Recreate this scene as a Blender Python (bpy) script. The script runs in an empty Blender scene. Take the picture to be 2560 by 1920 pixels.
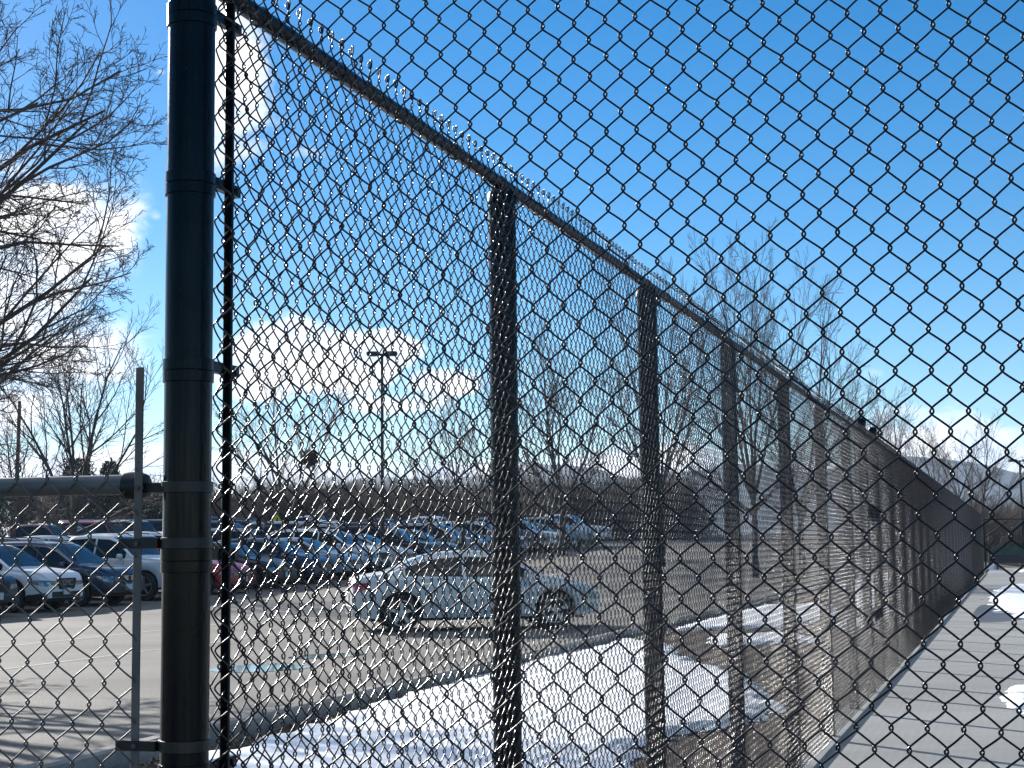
import bpy, math, random
import numpy as np
from math import sin, cos, pi, radians

R = random.Random(7)
NR = np.random.default_rng(11)
S = bpy.context.scene
COL = S.collection

# ------------------------------------------------------------------ survey
# camera solved from the photograph (pixels of the 2560 x 1920 picture)
F, PITCH, ROLL, CZ = 3856.94, 0.1043495, -0.0114199, 1.53
PC = np.array([-0.62447, 2.95985])                 # corner post
A1 = 1.257865
D1 = np.array([cos(A1), sin(A1)])                  # along the receding fence
N1 = np.array([-D1[1], D1[0]])                     # towards the parking lot
A2 = -0.2993155
D2 = np.array([cos(A2), sin(A2)])                  # along the near fence


def TQ(t, q):
    return PC + t * D1 + q * N1


def to_tq(x, y):
    e0, e1 = x - PC[0], y - PC[1]
    return e0 * D1[0] + e1 * D1[1], e0 * N1[0] + e1 * N1[1]


def ray(x, y):
    U, V = x - 1280, y - 960
    u = U * cos(ROLL) + V * sin(ROLL)
    v = -U * sin(ROLL) + V * cos(ROLL)
    dx, dy, dz = u / F, 1.0, -v / F
    return np.array([dx, dy * cos(PITCH) - dz * sin(PITCH), dy * sin(PITCH) + dz * cos(PITCH)])


def at_depth(x, y, Y):
    r = ray(x, y)
    return r * (Y / r[1]) + np.array([0, 0, CZ])


def on_ground(x, y, z=0.0):
    r = ray(x, y)
    return r * ((z - CZ) / r[2]) + np.array([0, 0, CZ])


def rise(y, x=None):
    """the lot climbs gently beyond forty metres; the court stays level"""
    s = y - 40.0
    k = 1.0
    if x is not None:
        q = to_tq(x, y)[1]
        k = max(0.0, min(1.0, (q - 0.5) / 13.0))
        k = k * k * (3 - 2 * k)
    if s <= -6:
        return 0.0
    if s < 6:
        return k * 0.03 * (s + 6) ** 2 / 24
    return k * (0.03 * min(s, 70) + max(0.0, s - 70) * 0.004)


# ------------------------------------------------------------------ tagging
def tag(o, label=None, cat=None, group=None, kind=None):
    if label: o['label'] = label
    if cat: o['category'] = cat
    if group: o['group'] = group
    if kind: o['kind'] = kind
    return o


def empty(name, loc, rz=0.0):
    o = bpy.data.objects.new(name, None)
    COL.objects.link(o)
    o.location = loc
    o.rotation_euler = (0, 0, rz)
    o.empty_display_size = 0.2
    return o


def copy_tree(o, parent=None):
    c = o.copy()
    COL.objects.link(c)
    c.parent = parent
    for ch in o.children:
        copy_tree(ch, c)
    return c


# ------------------------------------------------------------------ materials
def mat(name):
    m = bpy.data.materials.new(name)
    m.use_nodes = True
    nt = m.node_tree
    return m, nt, nt.nodes['Principled BSDF']


def simple(name, col, rough=0.5, metal=0.0, coat=0.0, var=0.0, scale=8.0, bump=0.0, bscale=60.0, spec=None):
    m, nt, b = mat(name)
    b.inputs['Base Color'].default_value = (*col, 1)
    b.inputs['Roughness'].default_value = rough
    b.inputs['Metallic'].default_value = metal
    b.inputs['Coat Weight'].default_value = coat
    b.inputs['Coat Roughness'].default_value = 0.06
    if spec is not None:
        b.inputs['Specular IOR Level'].default_value = spec
    if var > 0 or bump > 0:
        tc = nt.nodes.new('ShaderNodeTexCoord')
    if var > 0:
        n = nt.nodes.new('ShaderNodeTexNoise')
        n.inputs['Scale'].default_value = scale
        n.inputs['Detail'].default_value = 5
        nt.links.new(tc.outputs['Object'], n.inputs['Vector'])
        cr = nt.nodes.new('ShaderNodeValToRGB')
        cr.color_ramp.elements[0].position = 0.3
        cr.color_ramp.elements[1].position = 0.7
        cr.color_ramp.elements[0].color = (*[max(0, c * (1 - var)) for c in col], 1)
        cr.color_ramp.elements[1].color = (*[min(1, c * (1 + var)) for c in col], 1)
        nt.links.new(n.outputs['Fac'], cr.inputs['Fac'])
        nt.links.new(cr.outputs['Color'], b.inputs['Base Color'])
    if bump > 0:
        n2 = nt.nodes.new('ShaderNodeTexNoise')
        n2.inputs['Scale'].default_value = bscale
        n2.inputs['Detail'].default_value = 4
        nt.links.new(tc.outputs['Object'], n2.inputs['Vector'])
        bp = nt.nodes.new('ShaderNodeBump')
        bp.inputs['Strength'].default_value = bump
        bp.inputs['Distance'].default_value = 0.01
        nt.links.new(n2.outputs['Fac'], bp.inputs['Height'])
        nt.links.new(bp.outputs['Normal'], b.inputs['Normal'])
    return m


def ground_mat(name, stops, scale, rough, bump, bscale, scale2=None, stretch=None, spec=0.3, fine=None):
    """layered noise: broad stains + fine grain"""
    m, nt, b = mat(name)
    N, L = nt.nodes, nt.links
    geo = N.new('ShaderNodeNewGeometry')
    src = geo.outputs['Position']
    if stretch:
        mp = N.new('ShaderNodeMapping')
        mp.inputs['Rotation'].default_value = (0, 0, -A1)
        mp.inputs['Scale'].default_value = stretch
        L.new(src, mp.inputs['Vector'])
        src = mp.outputs['Vector']
    n1 = N.new('ShaderNodeTexNoise'); n1.inputs['Scale'].default_value = scale; n1.inputs['Detail'].default_value = 6
    n1.inputs['Roughness'].default_value = 0.6
    n2 = N.new('ShaderNodeTexNoise'); n2.inputs['Scale'].default_value = scale2 or scale * 40; n2.inputs['Detail'].default_value = 4
    L.new(src, n1.inputs['Vector']); L.new(geo.outputs['Position'], n2.inputs['Vector'])
    mx = N.new('ShaderNodeMath'); mx.operation = 'MULTIPLY_ADD'
    mx.inputs[1].default_value = fine or 0.35
    ad = N.new('ShaderNodeMath'); ad.operation = 'SUBTRACT'; ad.inputs[1].default_value = 0.5 * (fine or 0.35)
    L.new(n2.outputs['Fac'], mx.inputs[0]); L.new(n1.outputs['Fac'], ad.inputs[0]); L.new(ad.outputs[0], mx.inputs[2])
    cr = N.new('ShaderNodeValToRGB')
    el = cr.color_ramp.elements
    el[0].position, el[0].color = stops[0][0], (*stops[0][1], 1)
    el[1].position, el[1].color = stops[-1][0], (*stops[-1][1], 1)
    for p, c in stops[1:-1]:
        e = el.new(p); e.color = (*c, 1)
    L.new(mx.outputs[0], cr.inputs['Fac']); L.new(cr.outputs['Color'], b.inputs['Base Color'])
    b.inputs['Roughness'].default_value = rough
    b.inputs['Specular IOR Level'].default_value = spec
    if bump:
        n3 = N.new('ShaderNodeTexNoise'); n3.inputs['Scale'].default_value = bscale; n3.inputs['Detail'].default_value = 5
        L.new(geo.outputs['Position'], n3.inputs['Vector'])
        bp = N.new('ShaderNodeBump'); bp.inputs['Strength'].default_value = bump; bp.inputs['Distance'].default_value = 0.02
        L.new(n3.outputs['Fac'], bp.inputs['Height']); L.new(bp.outputs['Normal'], b.inputs['Normal'])
    return m


M = {}
M['vinyl'] = simple('black_vinyl_wire', (0.003, 0.003, 0.008), 0.22, spec=0.34)
M['post'] = simple('dark_green_post_coating', (0.0035, 0.0055, 0.008), 0.28, var=0.35, scale=14, bump=0.04, bscale=40, spec=0.17)
def streaked(m):
    """weathering streaks that run down a coated pipe"""
    nt = m.node_tree; b = nt.nodes['Principled BSDF']
    tc = nt.nodes.new('ShaderNodeTexCoord'); mp = nt.nodes.new('ShaderNodeMapping')
    mp.inputs['Scale'].default_value = (1, 1, 0.03)
    n = nt.nodes.new('ShaderNodeTexNoise'); n.inputs['Scale'].default_value = 120; n.inputs['Detail'].default_value = 3
    r = nt.nodes.new('ShaderNodeMapRange'); r.inputs['From Min'].default_value = 0.35; r.inputs['From Max'].default_value = 0.7
    r.inputs['To Min'].default_value = 0.16; r.inputs['To Max'].default_value = 0.36
    nt.links.new(tc.outputs['Object'], mp.inputs['Vector']); nt.links.new(mp.outputs['Vector'], n.inputs['Vector'])
    nt.links.new(n.outputs['Fac'], r.inputs['Value']); nt.links.new(r.outputs['Result'], b.inputs['Roughness'])
streaked(M['post'])
M['galv'] = simple('galvanised_steel', (0.085, 0.085, 0.085), 0.5, metal=0.25, var=0.25, scale=30, spec=0.35)
M['galv_rail'] = simple('dull_galvanised_pipe', (0.125, 0.135, 0.14), 0.45, metal=0.2, var=0.2, scale=12, spec=0.4)
M['black_iron'] = simple('black_cast_fitting', (0.008, 0.008, 0.009), 0.45, bump=0.1)
M['asphalt'] = ground_mat('aged_asphalt', [(0.25, (0.080, 0.074, 0.065)), (0.5, (0.128, 0.119, 0.104)), (0.75, (0.185, 0.173, 0.153))], 0.45, 0.85, 0.5, 70, 45, (0.35, 1.0, 1.0), fine=0.9)
M['concrete'] = ground_mat('court_concrete', [(0.25, (0.20, 0.20, 0.19)), (0.5, (0.275, 0.275, 0.262)), (0.75, (0.33, 0.33, 0.315))], 0.5, 0.85, 0.12, 80, 50, (0.3, 1.2, 1), fine=0.25)
M['kerb'] = ground_mat('kerb_concrete', [(0.3, (0.17, 0.16, 0.145)), (0.7, (0.33, 0.315, 0.29))], 2.5, 0.9, 0.4, 60, 70, fine=0.4)
M['soil'] = ground_mat('wet_mulch_soil', [(0.3, (0.022, 0.017, 0.013)), (0.5, (0.055, 0.042, 0.030)), (0.68, (0.12, 0.092, 0.062)), (0.8, (0.20, 0.16, 0.11))], 2.0, 0.95, 1.0, 45, 70, fine=0.9)
M['field'] = ground_mat('dormant_grass', [(0.3, (0.06, 0.05, 0.032)), (0.7, (0.15, 0.125, 0.085))], 0.2, 0.95, 0.6, 12, 6, fine=0.6)
M['litter'] = simple('dry_leaves', (0.17, 0.12, 0.07), 0.8, var=0.5, scale=3)
M['paint'] = simple('worn_paint', (0.21, 0.20, 0.18), 0.8, var=0.3, scale=2)
M['bark'] = simple('grey_brown_bark', (0.060, 0.048, 0.042), 0.9, var=0.4, scale=5, bump=0.8, bscale=25)
M['twig'] = simple('bare_twig', (0.075, 0.058, 0.055), 0.85)
M['brush'] = simple('dry_brush_twig', (0.105, 0.078, 0.060), 0.9)
M['juniper'] = simple('dark_juniper', (0.030, 0.036, 0.022), 0.8, var=0.5, scale=2)
M['pole'] = simple('weathered_wood_pole', (0.12, 0.07, 0.05), 0.85, var=0.3, scale=4)
M['bronze'] = simple('dark_bronze_pole', (0.012, 0.011, 0.010), 0.5)
M['lens'] = simple('lamp_lens', (0.25, 0.25, 0.24), 0.2)
M['tyre'] = simple('tyre_rubber', (0.012, 0.012, 0.013), 0.8)
M['rim'] = simple('alloy_rim', (0.45, 0.45, 0.46), 0.3, metal=0.8)
M['trim'] = simple('black_plastic_trim', (0.012, 0.012, 0.013), 0.55)
M['glass'] = simple('tinted_car_glass', (0.008, 0.012, 0.014), 0.03, spec=0.45)
M['chrome'] = simple('chrome', (0.65, 0.65, 0.66), 0.12, metal=1.0)
M['lamp'] = simple('clear_headlamp', (0.20, 0.21, 0.22), 0.10, coat=1.0, metal=0.4, var=0.8, scale=14)
M['red_lamp'] = simple('red_tail_lamp', (0.42, 0.012, 0.010), 0.15, coat=1.0)
M['amber'] = simple('amber_lamp', (0.45, 0.08, 0.02), 0.2, coat=0.8)
M['plate'] = simple('license_plate', (0.55, 0.57, 0.56), 0.4, var=0.15, scale=20)
M['plate_ink'] = simple('plate_ink', (0.03, 0.08, 0.05), 0.5)
M['badge'] = simple('badge_red_silver', (0.34, 0.30, 0.30), 0.3, metal=0.4)
M['yellow'] = simple('yellow_sign_face', (0.62, 0.55, 0.03), 0.5)
M['green_screen'] = simple('green_windscreen', (0.035, 0.11, 0.075), 0.85, var=0.15, scale=3)
M['bench'] = simple('dark_bench_boards', (0.020, 0.017, 0.022), 0.6)
for k, c in dict(white=(0.72, 0.72, 0.72), navy=(0.010, 0.028, 0.065), black=(0.008, 0.008, 0.010), silver=(0.36, 0.38, 0.40),
                 red=(0.33, 0.012, 0.012), grey=(0.10, 0.105, 0.11), blue=(0.05, 0.12, 0.24), slate=(0.035, 0.055, 0.075),
                 tan=(0.30, 0.26, 0.20), maroon=(0.10, 0.010, 0.014), pearl=(0.62, 0.62, 0.60), paleblue=(0.27, 0.34, 0.42)).items():
    M['paint_' + k] = simple('car_paint_' + k, c, 0.35, metal=0.1 if k not in ('white', 'pearl') else 0.0, coat=0.35)

# snow with scattering and grain
m, nt, b = mat('old_snow')
geo = nt.nodes.new('ShaderNodeNewGeometry')
n = nt.nodes.new('ShaderNodeTexNoise'); n.inputs['Scale'].default_value = 5; n.inputs['Detail'].default_value = 7
nt.links.new(geo.outputs['Position'], n.inputs['Vector'])
bp = nt.nodes.new('ShaderNodeBump'); bp.inputs['Strength'].default_value = 0.30; bp.inputs['Distance'].default_value = 0.04
nt.links.new(n.outputs['Fac'], bp.inputs['Height']); nt.links.new(bp.outputs['Normal'], b.inputs['Normal'])
cr = nt.nodes.new('ShaderNodeValToRGB')
cr.color_ramp.elements[0].position = 0.25; cr.color_ramp.elements[0].color = (0.62, 0.64, 0.68, 1)
cr.color_ramp.elements[1].position = 0.55; cr.color_ramp.elements[1].color = (0.84, 0.85, 0.87, 1)
nt.links.new(n.outputs['Fac'], cr.inputs['Fac']); nt.links.new(cr.outputs['Color'], b.inputs['Base Color'])
b.inputs['Roughness'].default_value = 0.7
M['snow'] = m
m, nt, b = mat('melt_water')
b.inputs['Base Color'].default_value = (0.035, 0.035, 0.035, 1); b.inputs['Roughness'].default_value = 0.04
b.inputs['Specular IOR Level'].default_value = 0.6
M['water'] = m
M['hill'] = ground_mat('wooded_ridge', [(0.3, (0.018, 0.026, 0.030)), (0.7, (0.055, 0.062, 0.062))], 0.012, 0.95, 0, 1, 0.08, fine=0.6)


# ------------------------------------------------------------------ mesh helpers
def link_mesh(name, me, m, parent=None, smooth=True):
    if m is not None:
        me.materials.append(m)
    if smooth:
        me.polygons.foreach_set('use_smooth', np.ones(len(me.polygons), bool))
    o = bpy.data.objects.new(name, me)
    COL.objects.link(o)
    if parent is not None:
        o.parent = parent
    return o


def np_mesh(name, V, Q):
    """V (n,3) float, Q (m,4) int quads"""
    me = bpy.data.meshes.new(name)
    V = np.ascontiguousarray(V, np.float32); Q = np.ascontiguousarray(Q, np.int32)
    me.vertices.add(len(V)); me.vertices.foreach_set('co', V.ravel())
    me.loops.add(Q.size); me.loops.foreach_set('vertex_index', Q.ravel())
    me.polygons.add(len(Q))
    me.polygons.foreach_set('loop_start', np.arange(0, Q.size, Q.shape[1], dtype=np.int32))
    try:
        me.polygons.foreach_set('loop_total', np.full(len(Q), Q.shape[1], np.int32))
    except Exception:
        pass
    me.update(calc_edges=True)
    me.validate()
    return me


class MB:
    def __init__(s):
        s.v, s.f = [], []

    def add(s, vs, fs):
        o = len(s.v)
        s.v += [tuple(map(float, p)) for p in vs]
        s.f += [tuple(i + o for i in f) for f in fs]
        return s

    def box(s, x0, x1, y0, y1, z0, z1, bev=0.0):
        if bev <= 0:
            vs = [(x, y, z) for z in (z0, z1) for x, y in ((x0, y0), (x1, y0), (x1, y1), (x0, y1))]
            return s.add(vs, [(3, 2, 1, 0), (4, 5, 6, 7), (0, 1, 5, 4), (1, 2, 6, 5), (2, 3, 7, 6), (3, 0, 4, 7)])
        b = min(bev, (x1 - x0) / 2.1, (y1 - y0) / 2.1, (z1 - z0) / 2.1)
        rings = []
        for z, i in ((z0, b), (z0 + b, 0), (z1 - b, 0), (z1, b)):
            c = b
            rings.append([(x0 + i + c, y0 + i, z), (x1 - i - c, y0 + i, z), (x1 - i, y0 + i + c, z), (x1 - i, y1 - i - c, z),
                          (x1 - i - c, y1 - i, z), (x0 + i + c, y1 - i, z), (x0 + i, y1 - i - c, z), (x0 + i, y0 + i + c, z)])
        vs = [p for r in rings for p in r]
        fs = [tuple(range(7, -1, -1)), tuple(range(24, 32))]
        for k in range(3):
            for j in range(8):
                fs.append((k * 8 + j, k * 8 + (j + 1) % 8, k * 8 + 8 + (j + 1) % 8, k * 8 + 8 + j))
        return s.add(vs, fs)

    def obox(s, c, u, v, w):
        """oriented box: centre and three half-axis vectors"""
        c, u, v, w = (np.array(a, float) for a in (c, u, v, w))
        vs = [c + a * u + b_ * v + g * w for g in (-1, 1) for a, b_ in ((-1, -1), (1, -1), (1, 1), (-1, 1))]
        return s.add(vs, [(3, 2, 1, 0), (4, 5, 6, 7), (0, 1, 5, 4), (1, 2, 6, 5), (2, 3, 7, 6), (3, 0, 4, 7)])

    def tube(s, pts, rad, sides=8, cap=True):
        P = np.array(pts, float)
        n = len(P)
        r = np.full(n, rad) if np.isscalar(rad) else np.array(rad, float)
        T = np.gradient(P, axis=0)
        T /= np.linalg.norm(T, axis=1)[:, None] + 1e-12
        ref = np.array([0, 0, 1.0]) if abs(T[0][2]) < 0.9 else np.array([0, 1.0, 0])
        a = np.cross(T[0], ref); a /= np.linalg.norm(a)
        vs = []
        for i in range(n):
            a = a - T[i] * (a @ T[i]); a /= np.linalg.norm(a) + 1e-12
            b_ = np.cross(T[i], a)
            for k in range(sides):
                th = 2 * pi * k / sides
                vs.append(P[i] + r[i] * (cos(th) * a + sin(th) * b_))
        fs = []
        for i in range(n - 1):
            for k in range(sides):
                k2 = (k + 1) % sides
                fs.append((i * sides + k, i * sides + k2, (i + 1) * sides + k2, (i + 1) * sides + k))
        if cap:
            fs.append(tuple(range(sides - 1, -1, -1))); fs.append(tuple(range((n - 1) * sides, n * sides)))
        return s.add(vs, fs)

    def lathe(s, prof, sides=24, c=(0, 0, 0), axis='z'):
        """prof: (r, h) pairs"""
        vs = []
        for r_, h in prof:
            for k in range(sides):
                th = 2 * pi * k / sides
                a, b_ = r_ * cos(th), r_ * sin(th)
                p = (a, b_, h) if axis == 'z' else ((a, h, b_) if axis == 'y' else (h, a, b_))
                vs.append((p[0] + c[0], p[1] + c[1], p[2] + c[2]))
        fs = []
        for i in range(len(prof) - 1):
            for k in range(sides):
                k2 = (k + 1) % sides
                fs.append((i * sides + k, i * sides + k2, (i + 1) * sides + k2, (i + 1) * sides + k))
        fs.append(tuple(range(sides - 1, -1, -1))); fs.append(tuple(range((len(prof) - 1) * sides, len(prof) * sides)))
        return s.add(vs, fs)

    def prism(s, poly, z0, z1):
        n = len(poly)
        vs = [(x, y, z0) for x, y in poly] + [(x, y, z1) for x, y in poly]
        fs = [tuple(range(n - 1, -1, -1)), tuple(range(n, 2 * n))] + [(i, (i + 1) % n, n + (i + 1) % n, n + i) for i in range(n)]
        return s.add(vs, fs)

    def grid(s, rows):
        """rows of equal length point lists"""
        nr, nc = len(rows), len(rows[0])
        return s.add([p for r in rows for p in r],
                     [(i * nc + j, i * nc + j + 1, (i + 1) * nc + j + 1, (i + 1) * nc + j) for i in range(nr - 1) for j in range(nc - 1)])

    def mesh(s, name):
        me = bpy.data.meshes.new(name)
        me.from_pydata(s.v, [], s.f)
        me.update()
        return me

    def build(s, name, m, parent=None, smooth=True, angle=35):
        me = s.mesh(name)
        o = link_mesh(name, me, m, parent, smooth)
        if smooth and angle:
            try:
                me.set_sharp_from_angle(angle=radians(angle))
            except Exception:
                pass
        return o


def tubes_np(pl, sides):
    """pl: list of (points (k,3), radii (k,)) of equal k -> V, Q"""
    P = np.array([p for p, _ in pl]); r = np.array([q for _, q in pl])
    n, k, _ = P.shape
    T = np.empty_like(P)
    T[:, 1:-1] = P[:, 2:] - P[:, :-2]; T[:, 0] = P[:, 1] - P[:, 0]; T[:, -1] = P[:, -1] - P[:, -2]
    T /= np.linalg.norm(T, axis=2, keepdims=True) + 1e-9
    ref = np.where(np.abs(T[:, :1, 2:3]) < 0.8, np.array([0, 0, 1.0]), np.array([1.0, 0, 0]))
    a = np.cross(T, np.broadcast_to(ref, T.shape)); a /= np.linalg.norm(a, axis=2, keepdims=True) + 1e-9
    b_ = np.cross(T, a)
    th = np.arange(sides) * 2 * pi / sides
    V = P[:, :, None, :] + r[:, :, None, None] * (np.cos(th)[None, None, :, None] * a[:, :, None, :] + np.sin(th)[None, None, :, None] * b_[:, :, None, :])
    V = V.reshape(-1, 3)
    base = (np.arange(n) * k * sides)[:, None, None] + (np.arange(k - 1) * sides)[None, :, None]
    kk = np.arange(sides)[None, None, :]; k2 = (kk + 1) % sides
    Q = np.stack([base + kk, base + k2, base + sides + k2, base + sides + kk], -1).reshape(-1, 4)
    return V, Q


# ------------------------------------------------------------------ chain link
def chain_link(k0, k1, rows, w, h, r, depth, hook, ppl, sides, seed, jit=0.0009, tips='knuckle', tip_len=0.036, front=1.0):
    """Woven mesh. Wire k zigzags between columns k and k+1 (each w/2 wide) and hooks its
    neighbours at every turn. x along, y depth (front is -y), z up from the bottom row."""
    rng = np.random.default_rng(seed)
    K = np.arange(k0, k1)
    nk = len(K)
    Jx = rng.normal(0, jit, (nk + 1, rows + 1)); Jz = rng.normal(0, jit, (nk + 1, rows + 1)); Jy = rng.normal(0, jit * 0.8, (nk + 1, rows + 1))
    bend = rng.normal(0, 0.14, (nk, rows)); deep = rng.normal(1, 0.10, (nk, rows))
    u = 0.5 * (1 - np.cos(pi * np.arange(ppl) / ppl))
    rr = 0.22

    def fold(d):
        return np.where(d < rr, d * d / (2 * rr) + rr / 2, d)
    s = np.where(u < 0.5, -(1 - 2 * fold(u)), (1 - 2 * fold(1 - u)))   # -1+rr .. 1-rr
    A = (w / 4 + hook) / (1 - rr)
    yb = np.sin(pi * u) ** 0.42
    MM = np.arange(rows)
    kk, mm, uu = np.meshgrid(np.arange(nk), MM, np.arange(ppl), indexing='ij')
    sgn = np.where((mm + K[kk]) % 2 == 0, 1.0, -1.0)
    U = u[uu]
    ca = np.where(sgn > 0, kk, kk + 1); cb = np.where(sgn > 0, kk + 1, kk)
    jx = Jx[ca, mm] * (1 - U) + Jx[cb, mm + 1] * U
    jz = Jz[ca, mm] * (1 - U) + Jz[cb, mm + 1] * U
    jy = Jy[ca, mm] * (1 - U) + Jy[cb, mm + 1] * U
    x = K[kk] * w / 2 + w / 4 + sgn * A * s[uu] + jx
    z = (mm + U) * h / 2 + jz + bend[kk, mm] * 0.006 * np.sin(pi * U)
    y = -sgn * front * depth * yb[uu] * deep[kk, mm] + jy
    P = np.stack([x, y, z], -1).reshape(nk, rows * ppl, 3)
    # last point at the top turn
    sg = np.where((rows - 1 + K) % 2 == 0, 1.0, -1.0)
    end = np.stack([K * w / 2 + w / 4 + sg * (w / 4 + hook), np.zeros(nk), np.full(nk, rows * h / 2)], -1)[:, None, :]
    top = [end]
    if tips == 'knuckle':                 # wire ends folded down over their neighbour
        tilt = rng.normal(0, 0.35, nk); tall = rng.uniform(0.85, 1.12, nk)
        for dx, dz in ((0.05, 0.30), (0.55, 0.62), (0.75, 0.86), (0.45, 1.04), (-0.05, 1.02), (-0.32, 0.80), (-0.25, 0.50), (0.0, 0.30)):
            p = end.copy()
            p[:, 0, 0] += sg * (dx * 0.010 - hook) + tilt * 0.007 * dz
            p[:, 0, 2] += dz * tip_len * tall
            p[:, 0, 1] += np.where(sg > 0, 1, -0.6) * dx * 0.015 + tilt * 0.004 * dz
            top.append(p)
    elif tips == 'twist':
        rt = rng.uniform(0.6, 1.3, nk); sw = rng.normal(0, 0.25, nk)
        for i in range(1, 8):
            p = end.copy(); a_ = i * 1.5
            p[:, 0, 0] += -sg * hook + 0.0022 * np.cos(a_ + (sg > 0) * pi) + sw * 0.004 * i
            p[:, 0, 1] += 0.0022 * np.sin(a_ + (sg > 0) * pi)
            p[:, 0, 2] += tip_len * rt * i / 7
            top.append(p)
    P = np.concatenate([P] + top, 1)
    n, k, _ = P.shape
    T = np.empty_like(P)
    T[:, 1:-1] = P[:, 2:] - P[:, :-2]; T[:, 0] = P[:, 1] - P[:, 0]; T[:, -1] = P[:, -1] - P[:, -2]
    T /= np.linalg.norm(T, axis=2, keepdims=True) + 1e-9
    ref = np.array([0, 1.0, 0])
    b_ = ref - T * (T @ ref)[..., None]; b_ /= np.linalg.norm(b_, axis=2, keepdims=True) + 1e-9
    a = np.cross(T, b_)
    th = np.arange(sides) * 2 * pi / sides
    V = P[:, :, None, :] + r * (np.cos(th)[:, None] * a[:, :, None, :] + np.sin(th)[:, None] * b_[:, :, None, :])
    base = (np.arange(n) * k * sides)[:, None, None] + (np.arange(k - 1) * sides)[None, :, None]
    kq = np.arange(sides)[None, None, :]; k2 = (kq + 1) % sides
    Q = np.stack([base + kq, base + k2, base + sides + k2, base + sides + kq], -1).reshape(-1, 4)
    return V.reshape(-1, 3), Q


W3 = 0.0573; H3 = 0.0693      # black mesh diamond
RAIL_Z = 2.677

# ---- near fence: from the corner post to the right, the one we look through
NA = np.array([0.4760678, 2.6202362, CZ + 0.9087209]); W2 = 0.0573224
TILT, TILT2 = -0.0070043, 0.0022160
near = empty('chain_link_fence', (PC[0], PC[1], 0))
tag(near, 'black chain-link fence closest to the camera, its large diamonds crossing most of the picture', 'fence')
V, Q = chain_link(2, 150, 78, W2, H3, 0.00185, 0.0030, 0.0028, 12, 6, 5, tips='knuckle')
i_ = (V[:, 0] - 40 * W2 / 2); z_ = V[:, 2] - 72 * H3 / 2
s_ = i_ - z_ * TILT2
Wv = np.empty_like(V)
back = np.array([-D2[1], D2[0]])
Wv[:, 0] = NA[0] + s_ * D2[0] + V[:, 1] * back[0] - PC[0]
Wv[:, 1] = NA[1] + s_ * D2[1] + V[:, 1] * back[1] - PC[1]
Wv[:, 2] = NA[2] + z_ + i_ * TILT
link_mesh('wire_mesh', np_mesh('near_wire_mesh', Wv, Q), M['vinyl'], near)
up = np.array([0, 0, 1.0])


def V3(p2, z):
    return np.array([p2[0], p2[1], z])


MB().tube([V3(D2 * 0.05 + back * 0.03, RAIL_Z + 0.03), V3(D2 * 4.3 + back * 0.03, RAIL_Z + 0.0)], 0.021, 14).build('top_rail', M['post'], near)
MB().tube([V3(D2 * 3.2 + back * 0.055, -0.06), V3(D2 * 3.2 + back * 0.055, 2.66)], 0.044, 20).build('post', M['post'], near)

# ---- corner post with its bands
corner = empty('corner_post', (PC[0], PC[1], 0))
tag(corner, 'thick dark green round corner post where the three fences meet', 'fence post')
MB().lathe([(0.0455, -0.1), (0.0455, 2.78), (0.049, 2.78), (0.049, 2.83), (0.040, 2.87), (0.02, 2.885), (0.001, 2.89)], 48).build('pipe', M['post'], corner, angle=50)
for z in (2.588, 2.249, 1.883, 1.520, 1.118):
    mb = MB().lathe([(0.0462, z - 0.012), (0.0490, z - 0.011), (0.0490, z + 0.011), (0.0462, z + 0.012)], 48)
    c = V3(D1 * 0.095 - N1 * -0.024, z)
    c = V3(D1 * 0.085 + N1 * (-0.030), z)
    mb.obox(c, V3(D1, 0) * 0.052, V3(N1, 0) * 0.007, up * 0.011)
    mb.build('tension_band', M['post'], corner, angle=50)
    MB().lathe([(0.0462, z - 0.034), (0.0487, z - 0.033), (0.0487, z - 0.013), (0.0462, z - 0.0125)], 48).build('brace_band', M['post'], corner, angle=50)
    MB().tube([V3(D1 * 0.118 + N1 * -0.043, z), V3(D1 * 0.118 + N1 * -0.018, z)], 0.006, 8).build('bolt', M['black_iron'], corner)
for z in (1.648, 1.542, 1.164):
    mb = MB().lathe([(0.0462, z - 0.011), (0.0492, z - 0.010), (0.0492, z + 0.010), (0.0462, z + 0.011)], 48)
    if z != 1.648:
        c = V3(-D2 * 0.083 - D1 * 0.030, z)
        mb.obox(c, V3(D2, 0) * 0.042, V3(D1, 0) * 0.007, up * 0.0095)
    else:
        mb.obox(V3(-D2 * 0.062 - D1 * 0.016, z), V3(D2, 0) * 0.022, V3(D1, 0) * 0.006, up * 0.0095)
    mb.build('tension_band', M['black_iron'], corner, angle=50)
    MB().tube([V3(-D2 * 0.085 - D1 * 0.041, z), V3(-D2 * 0.085 - D1 * 0.018, z)], 0.005, 8).build('bolt', M['galv'], corner)

# ---- receding fence
PITCHB = 2.041
WB = PITCHB / 36
NB = 36
rec = empty('chain_link_fence', (PC[0], PC[1], 0), A1)
tag(rec, 'long black chain-link fence running away beside the court, with knuckled top and line posts', 'fence')
QM = -0.038       # mesh plane, on the court side of the posts (local y is towards the lot)
lods = []
for kk_, (ppl, sides, jit, dep, hook_, rad_, fr_) in enumerate([(10, 6, 0.0009, 0.0040, 0.0030, 0.0017, 1.0), (10, 6, 0.0007, 0.0036, 0.0030, 0.0017, 1.0),
                                                             (8, 5, 0.0004, 0.0034, 0.0024, 0.00155, 1.0), (6, 4, 0.0003, 0.0018, 0.0018, 0.0016, -1.0)]):
    V, Q = chain_link(0, 72, 79, WB, H3, rad_, dep, hook_, ppl, sides, 21 + kk_, jit=jit, tip_len=0.028, front=fr_)
    V[:, 2] += -0.043
    # a slack drift so the wire does not hang perfectly flat
    V[:, 1] += 0.006 * np.sin(V[:, 0] * 2 * pi / PITCHB) * np.sin(V[:, 2] * 1.3 + kk_)
    lods.append(np_mesh('bay_wire_mesh', V, Q))
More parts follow.
